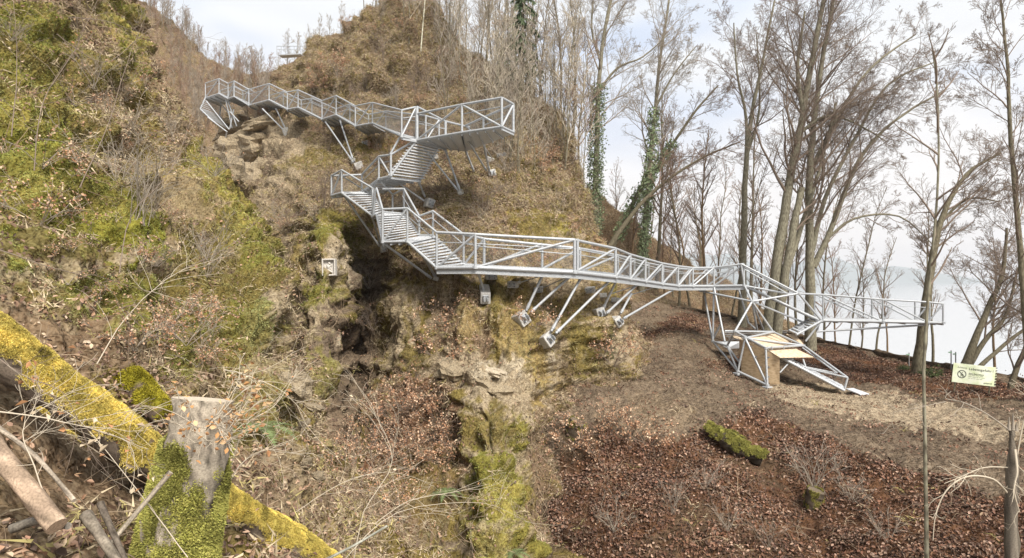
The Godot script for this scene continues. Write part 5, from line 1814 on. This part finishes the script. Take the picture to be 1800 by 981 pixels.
func build_foreground() -> void:
	var bark := Color(0.19, 0.15, 0.115)
	var gold := Color(0.52, 0.415, 0.11)
	var green := Color(0.26, 0.25, 0.04)
	var rock := StandardMaterial3D.new()
	rock.vertex_color_use_as_albedo = true
	rock.albedo_texture = M.terrain.detail_albedo
	rock.uv1_triplanar = true
	rock.uv1_scale = Vector3.ONE * 3.0
	rock.roughness = 0.95
	rock.specular_mode = BaseMaterial3D.SPECULAR_DISABLED
	M.woody = rock
	# the big golden log that runs down across the near slope
	var pts := smooth_line([[-120, 520, 5.3], [0, 612, 5.5], [140, 715, 5.75], [275, 818, 6.1], [420, 905, 6.6], [575, 1000, 7.2]], 14)
	var root := pts[40]
	for i in pts.size(): pts[i] -= root
	var t := thing("fallen_log", root, "long fallen trunk thickly coated in golden moss, sloping behind the stump", "log")
	var lm := log_mesh(pts, 0.19, 0.18, 44, 0.12, bark, gold, 0.12, 0.9)
	obj("trunk", lm[0], M.woody, t)
	fuzz(t, lm[1], 42000, gold * 1.08, 0.0105)
	# the sawn stump in front of it
	root = P(300, 1010, 5.0)
	t = thing("tree_stump", root, "tall sawn stump, bare grey wood above and green moss below", "stump")
	pts = smooth_line([P(296, 1060, 5.0) - root, P(312, 960, 5.0) - root, P(335, 850, 5.05) - root, P(352, 770, 5.1) - root, P(364, 702, 5.15) - root], 7)
	lm = log_mesh(pts, 0.30, 0.215, 48, -2.0, Color(0.45, 0.385, 0.30), green, 0.13, 0.0)
	obj("trunk", lm[0], M.woody, t)
	var mosses := []
	for i in 9000:
		var u := pow(rng.randf(), 0.8) * 0.72
		var a := rng.randf() * TAU
		var at := along(pts, u)
		var q := Vector3(cos(a), 0.1, sin(a)).normalized()
		if u + n_col2.get_noise_3dv(at[0] + q * 0.8) * 0.4 + 0.2 * q.x > 0.60: continue
		mosses.append([at[0] + q * (lerpf(0.30, 0.215, u) + 0.02 + 0.02 * rng.randf()), q])
	fuzz(t, mosses, 22000, Color(0.36, 0.345, 0.095), 0.016)
	# short broken log beyond, and the loose sticks
	root = P(262, 705, 8.2)
	t = thing("broken_log", root, "short rotten log end with a strip of moss, lying beyond the golden log", "log")
	lm = log_mesh(smooth_line([P(228, 668, 8.3) - root, P(250, 690, 8.2) - root, P(292, 738, 8.0) - root], 6), 0.15, 0.15, 20, -0.15, Color(0.16, 0.12, 0.09), Color(0.27, 0.24, 0.03), 0.1, 0.7)
	obj("trunk", lm[0], M.woody, t)
	fuzz(t, lm[1], 900, Color(0.3, 0.26, 0.03), 0.02)
	var sticks := [[[-30, 770, 3.9], [40, 850, 3.8], [100, 925, 3.7], 0.075, "thick barkless branch lying at the foot of the slope", 0.42, 0.31, 0.22], [[300, 830, 4.5], [250, 890, 4.4], [190, 960, 4.2], 0.02, "pale stick propped against the stump", 0.4, 0.34, 0.26], [[150, 905, 4.0], [178, 945, 3.9], [210, 995, 3.8], 0.04, "short sawn branch end among the leaves", 0.26, 0.22, 0.17], [[176, 885, 4.1], [200, 940, 3.95], [228, 1000, 3.8], 0.024, "short dark branch piece beside the sawn end", 0.17, 0.14, 0.11], [[20, 930, 3.9], [70, 915, 3.9], [120, 925, 3.8], 0.03, "grey branch lying level in the leaves", 0.24, 0.21, 0.17], [[-20, 740, 4.3], [60, 800, 4.2], [130, 880, 4.0], 0.018, "long thin pale stick lying along the slope", 0.42, 0.35, 0.27], [[560, 990, 6.6], [620, 960, 7.0], [680, 925, 7.4], 0.016, "lichen spotted grey branch beyond the end of the golden log", 0.34, 0.33, 0.27]]
	for s in sticks:
		root = P(s[0][0], s[0][1], s[0][2])
		var line := smooth_line([Vector3.ZERO, P(s[1][0], s[1][1], s[1][2]) - root, P(s[2][0], s[2][1], s[2][2]) - root], 5)
		var o := obj("fallen_stick", log_mesh(line, s[3], s[3] * 0.75, 12, -3.0, Color(s[5], s[6], s[7]), green, 0.1, 0.0)[0], M.woody, self, root)
		tag(o, s[4], "stick")
	# mossy log on the bank below the clearing
	root = on_ground(1298, 785)
	t = thing("mossy_log", root, "stout moss covered log lying on the leafy bank below the clearing", "log")
	var dd := -root.z - 0.25
	lm = log_mesh(smooth_line([P(1243, 750, dd + 0.7) - root, P(1270, 768, dd + 0.4) - root, P(1300, 786, dd + 0.1) - root, P(1342, 806, dd - 0.3) - root], 8), 0.20, 0.28, 26, -0.12, Color(0.13, 0.105, 0.08), Color(0.20, 0.19, 0.055), 0.3, 0.6)
	obj("trunk", lm[0], M.woody, t)
	fuzz(t, lm[1], 6000, Color(0.27, 0.255, 0.07), 0.026)
	for q in [[1432, 888, 0.22, 0.55, "mossy stump on the bank sprouting a fan of shoots"], [1015, 755, 0.3, 0.3, "dark root stub at the foot of the rock"]]:
		root = on_ground(q[0], q[1])
		t = thing("old_stump", root, q[4], "stump")
		lm = log_mesh(smooth_line([Vector3(0, -0.3, 0), Vector3(0.02, q[3] * 0.4, 0), Vector3(0.05, q[3] * 0.8, 0.02)], 5), q[2], q[2] * 0.75, 18, -0.1, Color(0.14, 0.11, 0.08), Color(0.20, 0.175, 0.05), 0.3, 0.3)
		obj("trunk", lm[0], M.woody, t)
		fuzz(t, lm[1], 900, Color(0.24, 0.215, 0.06), 0.022)
	# boulders and slabs
	var smat := StandardMaterial3D.new()
	smat.albedo_texture = M.terrain.albedo_texture
	smat.albedo_color = lin(0.38, 0.335, 0.25)
	smat.uv1_triplanar = true
	smat.uv1_scale = Vector3.ONE * 0.9
	smat.roughness = 0.95
	smat.heightmap_enabled = true
	smat.heightmap_texture = M.terrain.heightmap_texture
	smat.heightmap_scale = 4.0
	var olive: StandardMaterial3D = smat.duplicate()
	olive.albedo_color = lin(0.32, 0.285, 0.14)
	var dark := smat
	var palem: StandardMaterial3D = smat.duplicate()
	palem.albedo_color = lin(0.60, 0.56, 0.47)
	var sm := [stone_mesh(1.0), stone_mesh(4.0, 0.8), stone_mesh(9.0, 0.6, 0.2), stone_mesh(15.0, 1.0, 0.5)]
	var stones := [[560, 786, 40, 30, 0, olive, "angular moss tinged boulder lying in the ravine mouth"], [547, 775, 22, 20, 1, dark, "dark stone wedged behind the ravine boulder"], [524, 746, 34, 14, 2, smat, "flat pale slab jutting from the ravine debris"], [545, 716, 36, 22, 2, smat, "smooth tilted slab above the ravine debris"], [562, 803, 8, 7, 0, palem, "small white stone below the ravine boulder"], [520, 680, 44, 46, 0, dark, "big dark block at the foot of the crevice"], [497, 487, 22, 12, 2, smat, "pale slab roofing the small dark hole in the crevice"], [590, 800, 20, 12, 3, dark, "dark flat stone in the mud of the ravine"], [530, 815, 26, 16, 3, dark, "broken stone among the twigs below the debris"], [555, 838, 24, 16, 0, dark, "half buried stone under the ravine debris"],
		[425, 228, 70, 40, 1, smat, "weathered sandstone boulder capping the gully under the high walkway"], [468, 222, 70, 34, 2, smat, "long sandstone ledge under the high walkway"], [415, 262, 60, 44, 0, smat, "overhanging boulder above the cave in the gully"], [455, 258, 50, 40, 3, smat, "rounded boulder beside the cave in the gully"], [408, 300, 34, 50, 0, dark, "dark boulder left of the cave mouth"], [452, 308, 36, 60, 1, smat, "tall pale rock right of the cave mouth"],
		[862, 655, 54, 26, 2, palem, "pale ledge of sandstone jutting from the rock pillar"], [868, 690, 60, 36, 0, smat, "broad sandstone block under the pale ledge of the pillar"], [800, 650, 50, 34, 1, smat, "grey rounded outcrop left of the rock pillar"]]
	for s in stones:
		var z := hit(s[0], s[1])
		var o := obj("boulder", sm[s[4]], s[5], self, P(s[0], s[1], z + 0.5 * s[2] / F * z))
		o.rotation = Vector3(rng.randfn() * 0.15, rng.randf() * TAU, rng.randfn() * 0.15)
		o.scale = Vector3(s[2], s[3], s[2]) / F * z * 1.1
		tag(o, s[6], "rock")
	# the dark hole in the gully rock: a recess lined with rock
	# ferns
	var fg := MB.new()
	fg.use_col = true
	for i in 9:
		var az := TAU * i / 9.0 + rng.randf() * 0.4
		var d := Vector3(cos(az), 0.9, sin(az)).normalized()
		var p := Vector3.ZERO
		for k in 16:
			d = (d - UP * 0.11).normalized()
			var nx := p + d * 0.04
			var sd := d.cross(UP).normalized()
			var wdt := 0.11 * sin(PI * (k + 1.5) / 18.0)
			var g := rng.randf_range(0.75, 1.25)
			fg.col = Color(0.13 * g, 0.16 * g, 0.07 * g)
			fg.tri(p, nx + sd * wdt, nx)
			fg.tri(p, nx, nx - sd * wdt)
			p = nx
	var fm := fg.mesh()
	for q in [[785, 868, 1.0, "green fern growing beside the moss pillar"], [455, 760, 1.2, "grassy fern clump at the foot of the left rock"], [900, 975, 0.9, "small green fern below the moss pillar"]]:
		var o := obj("fern", fm, M.leaf, self, on_ground(q[0], q[1], 0.1))
		o.scale = Vector3.ONE * q[2]
		tag(o, q[3], "fern")
	# shrubs
	var rusty := [Color(0.42, 0.235, 0.14), Color(0.52, 0.34, 0.22), Color(0.34, 0.18, 0.105), Color(0.58, 0.42, 0.29)]
	var orange := [Color(0.46, 0.25, 0.11), Color(0.5, 0.34, 0.19), Color(0.36, 0.2, 0.1)]
	var leafy := [shrub_mesh(9, 1.1, 420, 0.9, 0.004, rusty, 0.1), shrub_mesh(8, 1.3, 380, 1.1, 0.004, rusty, 0.25), shrub_mesh(10, 0.9, 460, 1.0, 0.004, rusty, 0.1)]
	var bare := [shrub_mesh(12, 1.6, 30, 0.55, 0.0045, rusty), shrub_mesh(14, 1.2, 20, 0.8, 0.0045, rusty), shrub_mesh(10, 2.0, 0, 0.4, 0.0045, rusty)]
	var spots := [[690, 740], [720, 720], [660, 755], [735, 690], [700, 800], [650, 790], [745, 770], [760, 720], [620, 830], [680, 850], [730, 830], [770, 800], [790, 640], [760, 570], [780, 760], [930, 590], [690, 890], [1040, 760], [1010, 770], [1100, 770], [1130, 780], [1000, 800], [1090, 640], [1060, 625]]
	for q in spots:
		put_shrub("leafy_shrub", leafy[rng.randi() % 3], M.twig, on_ground(q[0] + rng.randfn() * 8, q[1] + rng.randfn() * 8, -0.05), rng.randf_range(0.8, 1.3), "low shrub still holding rust brown leaves on the rock's lower slope", "rust leaved shrubs on the lower rock")
	var n := 0
	while n < 150:
		var px := rng.randf_range(400, 1040)
		var py := 40.0 + 560.0 * pow(rng.randf(), 1.4)
		var z := hit(px, py)
		if z > 50 or z < 18: continue
		if px > 480 and px < 640 and py > 400: continue
		if px > 660 and py > 470: continue
		if px < 540 and py < 360: continue
		n += 1
		var hi := rng.randf() < 0.3
		var sz := rng.randf_range(0.5, 1.0)
		var how := "reddish brown dry-leaved bush " if hi else ("dark leafless bush " if n % 2 else "grey leafless bush ")
		put_shrub("bare_shrub", leafy[n % 3] if hi else bare[n % 3], M.twig_red if hi else (M.twig if n % 2 else M.twig_grey), P(px, py, z), sz, ("small " if sz < 0.67 else ("tall " if sz > 0.84 else "middling ")) + how + spot_on_spur(px, py), "dry bushes on the rock spur")
	for q in [[575, 145, 1.6], [590, 120, 1.5], [565, 155, 1.2], [660, 262, 0.8], [712, 250, 0.9], [585, 215, 1.0]]:
		put_shrub("rusty_bush", leafy[rng.randi() % 3], M.twig_red, on_ground(q[0], q[1]), q[2], "dense rust red bush on the slope near the high walkway", "rust red bushes near the high walkway")
	n = 0
	while n < 26:
		var px := rng.randf_range(0, 470)
		var py := rng.randf_range(20, 640)
		var z := hit(px, py)
		if z > 26 or z < 8.5: continue
		n += 1
		var lf := rng.randf() < 0.45
		var sz := rng.randf_range(0.35, 0.8)
		put_shrub("hillside_shrub", leafy[n % 3] if lf else bare[n % 3], M.twig_grey, P(px, py, z), sz, ("low " if sz < 0.55 else "spreading ") + ("brown-leaved bush " if lf else "bare grey bush ") + ("at the foot of the mossy hillside" if py > 450 else ("between the bright moss cushions of the hillside" if py > 180 else "high on the mossy hillside")), "bushes on the mossy hillside")
	for q in [[300, 570, 0.7], [330, 600, 0.7], [270, 590, 0.6], [360, 560, 0.6], [235, 610, 0.6], [345, 640, 0.6]]:
		put_shrub("coppery_bush", leafy[rng.randi() % 3], M.twig_grey, on_ground(q[0], q[1]), q[2], "spreading bush of small copper leaves above the golden log", "copper leaved bushes above the log")
	# bush with orange leaves hanging over the stump
	var ob := shrub_mesh(10, 0.5, 110, 1.3, 0.0022, orange, 0.15, 0.055)
	for q in [[365, 735, 4.75], [385, 760, 4.8]]:
		put_shrub("orange_leaf_bush", ob, M.twig_pale, P(q[0], q[1], q[2]), 0.9, "twiggy bush with orange dead leaves over the top of the stump", "orange leaved twigs at the stump")
	put_shrub("shoot_fan", shrub_mesh(15, 1.3, 0, 0.6, 0.004, rusty), M.twig_grey, on_ground(1430, 858), 1.0, "fan of thin grey shoots springing from the mossy stump on the bank", "")
	for q in [[1280, 930], [1180, 900], [1350, 960], [1500, 880], [1080, 930], [1560, 950], [1240, 860]]:
		put_shrub("bank_shrub", bare[rng.randi() % 3], M.twig_grey, on_ground(q[0], q[1]), rng.randf_range(0.4, 0.7), "thin leafless bush on the leafy bank", "thin bushes on the leafy bank")
	# near bare branches
	var K := [[[[395, 650, 6.5], [440, 662, 6.3], [500, 690, 6.4], [545, 740, 6.6]], 0.008, "arching pale twig reaching right from beside the stump"], [[[380, 900, 5.2], [420, 820, 5.3], [470, 790, 5.6], [530, 800, 6]], 0.007, "pale twig curving low to the right of the stump"], [[[400, 840, 5.4], [430, 750, 5.5], [480, 715, 5.8], [520, 660, 6.2]], 0.007, "upright pale twig with forked tips beside the stump"], [[[620, 1000, 7.5], [640, 900, 7.6], [690, 810, 7.9], [655, 720, 8.2]], 0.012, "pale forked stem rising from the ravine mouth"], [[[660, 920, 8], [720, 880, 8.2], [800, 865, 8.6], [860, 850, 9]], 0.010, "long level twig across the ravine mouth"], [[[520, 900, 8], [600, 850, 8.2], [680, 830, 8.6], [760, 850, 9]], 0.009, "arching twig over the debris of the ravine"], [[[600, 990, 7], [700, 900, 8], [850, 885, 9], [930, 920, 10]], 0.009, "low arching twig before the moss pillar"],
		[[[-40, 720, 3.6], [80, 735, 3.7], [180, 760, 3.9], [260, 790, 4.1]], 0.006, "thin twig crossing in front of the golden log"], [[[-40, 600, 4.2], [40, 660, 4.0], [110, 690, 4.0], [150, 770, 4.1]], 0.005, "hanging twig with pale dead leaves before the log's upper end"], [[[100, 930, 3.8], [60, 820, 3.8], [40, 760, 3.9], [70, 700, 4]], 0.006, "upright twig among the leaves below the log"], [[[330, 980, 4.4], [240, 860, 4.5], [140, 740, 4.6], [60, 700, 4.6]], 0.005, "long thin stem arching over the log from the stump foot"], [[[170, 640, 7.5], [220, 560, 8], [280, 500, 8.5], [330, 470, 9]], 0.012, "straight slanting pole of a branch over the mossy ledge"], [[[210, 480, 9], [230, 380, 9.5], [300, 300, 10], [340, 200, 11]], 0.014, "slanting grey branch up the mossy hillside"], [[[60, 300, 8], [75, 180, 8.2], [130, 90, 8.6], [180, -20, 9]], 0.012, "thin forked stem high on the mossy hillside"], [[[140, 330, 9], [190, 220, 9.5], [220, 120, 10], [260, 20, 11]], 0.012, "long bare stem leaning over the mossy hillside"], [[[20, 240, 7], [30, 120, 7.2], [22, -20, 7.4]], 0.010, "upright dark stem at the top of the mossy hillside"], [[[0, 440, 6.6], [90, 470, 6.8], [180, 500, 7.4], [230, 560, 8]], 0.008, "drooping bare twig below the bright moss"], [[[120, 30, 9], [200, 40, 10], [260, 70, 11], [330, 60, 12]], 0.010, "level bare bough reaching out from the hillside top"], [[[330, 470, 12], [420, 420, 13], [500, 330, 14]], 0.012, "thin slanting twig across the rounded rock"], [[[100, 60, 9], [180, 110, 9.6], [240, 70, 10.5], [300, 20, 11.5]], 0.011, "crooked bare bough below the level one"]]
	for q in K:
		bough("bare_branch", q[2], q[0], q[1] * (0.8 if q[0][0][2] < 7.0 else 0.6), M.twig_pale if q[0][0][1] > 600 or q[0][0][0] > 350 else M.twig, 11, 0.45 if q[0][0][2] < 6 else 0.8, 14 if q[0][0][2] < 6 else 5, [Color(0.5, 0.4, 0.28), Color(0.38, 0.2, 0.1)])
	# the young stem and the broken snag at right
	var d := 11.0
	hero("young_tree", "thin straight young stem rising from the bank in front of the path", M.bark_pale, M.twig, [[[[1629, 1040, d], [1628, 900, d], [1626, 770, d], [1624, 650, d], [1632, 520, d], [1643, 400, d], [1650, 290, d], [1648, 170, d], [1640, 90, d]], 0.036, 0.012, 12, 0.5, 1.3]], {"levels": 3, "kids": [0, 4, 3], "lift": [0.0, 0.1, 0.06, 0.04], "ratio": [0.5, 0.5, 0.5, 0.5], "rmin": 0.003})
	root = P(1778, 1010, 10.0)
	t = thing("broken_snag", root, "splintered dead stem with pale curling branches at the bank's edge", "snag")
	lm = log_mesh(smooth_line([P(1780, 1060, 10) - root, P(1778, 900, 10) - root, P(1780, 800, 10) - root, P(1779, 752, 10) - root], 6), 0.08, 0.06, 14, -3.0, Color(0.20, 0.17, 0.135), green, 0.32, 0.0)
	obj("trunk", lm[0], M.woody, t)
	for q in [[1773, 756, 733], [1780, 756, 726], [1786, 758, 742]]:
		var sp := MB.new()
		sp.tube(P(q[0], q[1], 10) - root, P(q[0] + 1, q[2], 10) - root, 0.035, 0.004, 5)
		obj("splinter", sp.mesh(), M.twig_grey, t)
	for q in [[[[1772, 868, 10], [1745, 842, 9.9], [1700, 838, 9.8], [1664, 862, 9.7], [1645, 905, 9.7], [1640, 950, 9.7]], 0.017, M.twig_pale], [[[1774, 822, 10], [1730, 822, 9.9], [1690, 838, 9.8], [1660, 850, 9.7]], 0.010, M.twig_pale], [[[1784, 790, 9.9], [1788, 830, 9.8], [1782, 860, 9.8], [1792, 900, 9.8]], 0.02, M.twig_pale], [[[1774, 756, 10], [1735, 728, 10], [1695, 708, 10], [1662, 700, 10], [1672, 688, 10]], 0.013, M.twig_grey], [[[1662, 706, 10], [1620, 715, 10], [1570, 725, 10]], 0.006, M.twig_grey], [[[1788, 800, 10], [1800, 740, 10], [1815, 700, 10]], 0.012, M.twig_pale]]:
		var line := smooth_line(q[0], 5)
		for i in line.size(): line[i] -= root
		var rad := PackedFloat32Array()
		for i in line.size(): rad.append(q[1] * lerpf(1.0, 0.35, float(i) / (line.size() - 1)))
		var bb := MB.new()
		bb.path(line, rad, 6, true)
		var o := {"levels": 3, "kids": [0, 0, 3], "lift": [0.0, 0.0, 0.03, 0.03], "ratio": [0.5, 0.5, 0.5, 0.5], "rmin": 0.0028, "wob": 0.3, "from": 0.2}
		for i in 6:
			var at := along(line, rng.randf_range(0.2, 1.0))
			grow(bb, at[0], (at[1] + rand_dir()).normalized(), rng.randf_range(0.2, 0.5), q[1] * 0.4, 2, o)
		obj("branch", bb.mesh(), q[2], t)
	# fence posts and green bushes at the shore, far platform
	for q in [[1598, 655, 36, 0], [1680, 655, 35, 0], [1672, 652, 35, 0]]:
		var at := P(q[0], q[1], q[2])
		var o := thing("marker_post", at, "thin grey marker post at the lake edge of the clearing", "post", "marker posts at the lake edge")
		member("post", Vector3(0, -0.3, 0), Vector3(0, 1.15, 0), 0.03, o, 6, M.wire)
		var pb := MB.new()
		pb.box(Vector3(-0.08, 1.04, 0.03), Basis.IDENTITY, Vector3(0.2, 0.07, 0.02), 0.004)
		obj("tag_plate", pb.mesh(), mk(0.22, 0.36, 0.24, 0.6), o)
	var gcol := [Color(0.07, 0.10, 0.04), Color(0.10, 0.125, 0.05)]
	var gs := shrub_mesh(18, 0.9, 900, 1.2, 0.006, gcol, 0.1, 0.12)
	for q in [[1640, 662, 0.7], [1588, 650, 0.4]]:
		put_shrub("evergreen_bush", gs, M.twig, on_ground(q[0], q[1]), q[2], "low dark evergreen bush beside the shore tree", "evergreen bushes by the shore tree")
	# far lookout high on the left
	t = thing("far_lookout", P(512, 98, 80), "small distant railed lookout jutting from the hilltop skyline", "lookout")
	var fb := MB.new()
	fb.box(Vector3(0, 0, 0), Basis(UP, -0.15), Vector3(3.0, 0.12, 1.0))
	obj("deck", fb.mesh(), M.steel, t)
	for i in 7:
		member("post", Vector3(-1.65 + i * 0.55, 0.1, 0.5), Vector3(-1.65 + i * 0.55, 1.05, 0.5), 0.04, t, 6)
	member("handrail", Vector3(-1.65, 1.05, 0.5), Vector3(1.65, 1.05, 0.5), 0.045, t, 6)
	member("mid_rail", Vector3(-1.65, 0.6, 0.5), Vector3(1.65, 0.6, 0.5), 0.03, t, 6)
	member("support_beam", Vector3(1.5, -0.1, 0), Vector3(4.5, -0.6, -0.5), 0.05, t, 6)

# ---------------------------------------------------------------- leaves, grass, moss and twigs on the ground
func grass_mesh(blades: int, length: float, w: float, lean: float) -> ArrayMesh:
	var mb := MB.new()
	mb.use_col = true
	for i in blades:
		var az := rng.randf() * TAU
		var d := Vector3(cos(az) * lean, 1.0, sin(az) * lean).normalized()
		var p := Vector3(rng.randfn(), 0, rng.randfn()) * length * 0.22
		var s := d.cross(rand_dir()).normalized() * w
		var l := length * rng.randf_range(0.5, 1.2)
		var g := rng.randf_range(0.65, 1.3)
		mb.col = Color(g, g, g)
		var q := p + d * l * 0.55
		var e := q + (d - UP * rng.randf_range(0.3, 1.1)).normalized() * l * 0.5
		mb.tri(p - s, q, p + s)
		mb.tri(q - s * 0.8, e, q + s * 0.8)
	return mb.mesh()

func bramble_mesh(stems: int, length: float, r: float) -> ArrayMesh:
	var mb := MB.new()
	mb.use_col = true
	for i in stems:
		var az := rng.randf() * TAU
		var d := Vector3(cos(az), rng.randf_range(0.4, 1.6), sin(az)).normalized()
		var p := Vector3(rng.randfn(), 0, rng.randfn()) * length * 0.2
		var pts := PackedVector3Array([p])
		var rad := PackedFloat32Array([r])
		var l := length * rng.randf_range(0.5, 1.2)
		for k in 3:
			d = (d + rand_dir() * 0.3 - UP * 0.35).normalized()
			p += d * l / 3.0
			pts.append(p)
			rad.append(r * (1.0 - 0.25 * (k + 1)))
		var g := rng.randf_range(0.6, 1.35)
		mb.col = Color(g, g * 0.97, g * 0.94)
		mb.path(pts, rad, 3, false)
	return mb.mesh()

func build_scatter() -> void:
	var browns := [Color(0.32, 0.21, 0.142), Color(0.40, 0.275, 0.185), Color(0.22, 0.145, 0.105), Color(0.48, 0.37, 0.26), Color(0.35, 0.22, 0.14), Color(0.17, 0.12, 0.09)]
	var reds := [Color(0.20, 0.115, 0.076), Color(0.27, 0.16, 0.108), Color(0.13, 0.078, 0.056), Color(0.40, 0.275, 0.195), Color(0.23, 0.125, 0.08), Color(0.17, 0.12, 0.09), Color(0.11, 0.075, 0.055)]
	var leaf_a := [leaf_mesh(7, 0.13, 0.085, 0.055), leaf_mesh(7, 0.13, 0.085, 0.055)]
	var grass := [grass_mesh(9, 0.36, 0.013, 0.8), grass_mesh(9, 0.26, 0.012, 1.2)]
	var bram := bramble_mesh(8, 0.8, 0.008)
	var tuft := moss_tuft(0.028)
	var L := {"leaf": [[], []], "grass": [[], []], "bram": [], "moss": []}
	# per sheet: leaves, grass, brambles, moss tufts per square metre
	for e in [["rock_spur", 20.0, 22.0, 5.0, 110.0], ["mossy_hillside", 30.0, 10.0, 2.5, 330.0], ["clearing", 34.0, 0.6, 0.6, 10.0], ["wooded_slope", 10.0, 5.0, 2.0, 0.0], ["valley_side", 1.0, 5.0, 2.2, 0.0]]:
		var s: Dictionary = sheets[e[0]]
		var pos: PackedVector3Array = s.pos
		var nrm: PackedVector3Array = s.nrm
		var col: PackedColorArray = s.col
		var w: int = s.nu + 1
		var bank: bool = e[0] == "clearing"
		for j in s.nv:
			for i in s.nu:
				var a: int = j * w + i
				var p := pos[a]
				if p.z > -1.2: continue
				var px := CX + p.x / -p.z * F
				var py := CY - p.y / -p.z * F
				if px < -60.0 or px > 1860.0 or py < -60.0 or py > 1040.0: continue
				var near := dbuf[int((py - BY) / CELL) * BW + int((px - BX) / CELL)]
				if -p.z > near + 2.0: continue
				var u := pos[a + 1] - p
				var v := pos[a + w] - p
				var area := u.cross(v).length()
				var c := col[a]
				var mossy: bool = s.mossy[a] > 0.5
				var leafy := c.g < c.r * 0.69
				var stony: bool = (s.bare[a] > 0.5 and not mossy) or (bank and c.b > c.r * 0.575 and c.r > 0.2)
				var q := nrm[a]
				var flat := clampf(q.y * 1.6 + 0.25, 0.12, 1.0)
				var nl: float = e[1] * area * (0.08 if stony else (0.12 if mossy else (1.5 if leafy else 0.7))) * flat
				if bank: nl *= clampf(1.0 + 2.6 * n_mid.get_noise_3dv(p), 0.25, 2.2)
				var ng: float = e[2] * area * (0.07 if stony else (0.12 if mossy else (0.6 if leafy else 1.2)))
				var nb: float = e[3] * area * (0.08 if stony else (0.12 if mossy else 1.0))
				var nm: float = e[4] * area if mossy else 0.0
				if e[0] == "rock_spur" and p.y < 0.5:
					ng *= 0.4
				if -p.z < 9.0:
					nl *= 2.0
					ng *= 0.5
					nm *= 1.3
				for kind in 4:
					var amount: float = [nl, ng, nb, nm][kind]
					var k := int(amount + rng.randf())
					for x in k:
						var at := p + u * rng.randf() + v * rng.randf()
						var b := Basis(Quaternion(UP, q)) * Basis(UP, rng.randf() * TAU)
						var g := rng.randf_range(0.7, 1.3)
						if kind == 0:
							var lc: Color = reds[rng.randi() % 7] if bank else browns[rng.randi() % 6]
							L.leaf[rng.randi() % 2].append([Transform3D(b.scaled(Vector3.ONE * rng.randf_range(0.6, 1.35) * (0.75 if e[0] == "mossy_hillside" else 1.0)), at + q * 0.02), lc * g])
						elif kind == 1:
							var gc := Color(0.46, 0.375, 0.25) if rng.randf() < 0.7 else Color(0.36, 0.305, 0.13)
							L.grass[rng.randi() % 2].append([Transform3D(Basis(Quaternion(UP, (q + UP * 0.6).normalized())) * Basis(UP, rng.randf() * TAU) * Basis.from_scale(Vector3.ONE * rng.randf_range(0.7, 1.4)), at - q * 0.02), gc * g])
						elif kind == 2:
							L.bram.append([Transform3D(b.scaled(Vector3.ONE * rng.randf_range(0.5, 1.2)), at - q * 0.03), Color(0.35, 0.265, 0.18) * g])
						else:
							L.moss.append([Transform3D(b.scaled(Vector3.ONE * rng.randf_range(0.7, 1.6)), at - q * 0.01), Color(c.r * g * 0.95, c.g * g, c.b * g)])
	print("  leaves ", L.leaf[0].size() * 2, " grass ", L.grass[0].size() * 2, " bramble ", L.bram.size(), " moss ", L.moss.size())
	for i in 2:
		var o := multi("leaf_litter", leaf_a[i], M.leaf, L.leaf[i], self)
		tag(o, "fallen brown beech leaves strewn over slopes and bank", "leaf litter")
		o.set_meta("kind", "stuff")
		o = multi("dry_grass", grass[i], M.leaf, L.grass[i], self)
		tag(o, "straw coloured dry grass tufts on the rock and slopes", "grass")
		o.set_meta("kind", "stuff")
	var o := multi("dead_stems", bram, M.leaf, L.bram, self)
	tag(o, "tangle of thin dead bramble stems over the slopes", "undergrowth")
	o.set_meta("kind", "stuff")
	o = multi("moss_cover", tuft, M.leaf, L.moss, self)
	tag(o, "yellow green moss covering rock faces and hillside", "moss")
	o.set_meta("kind", "stuff")
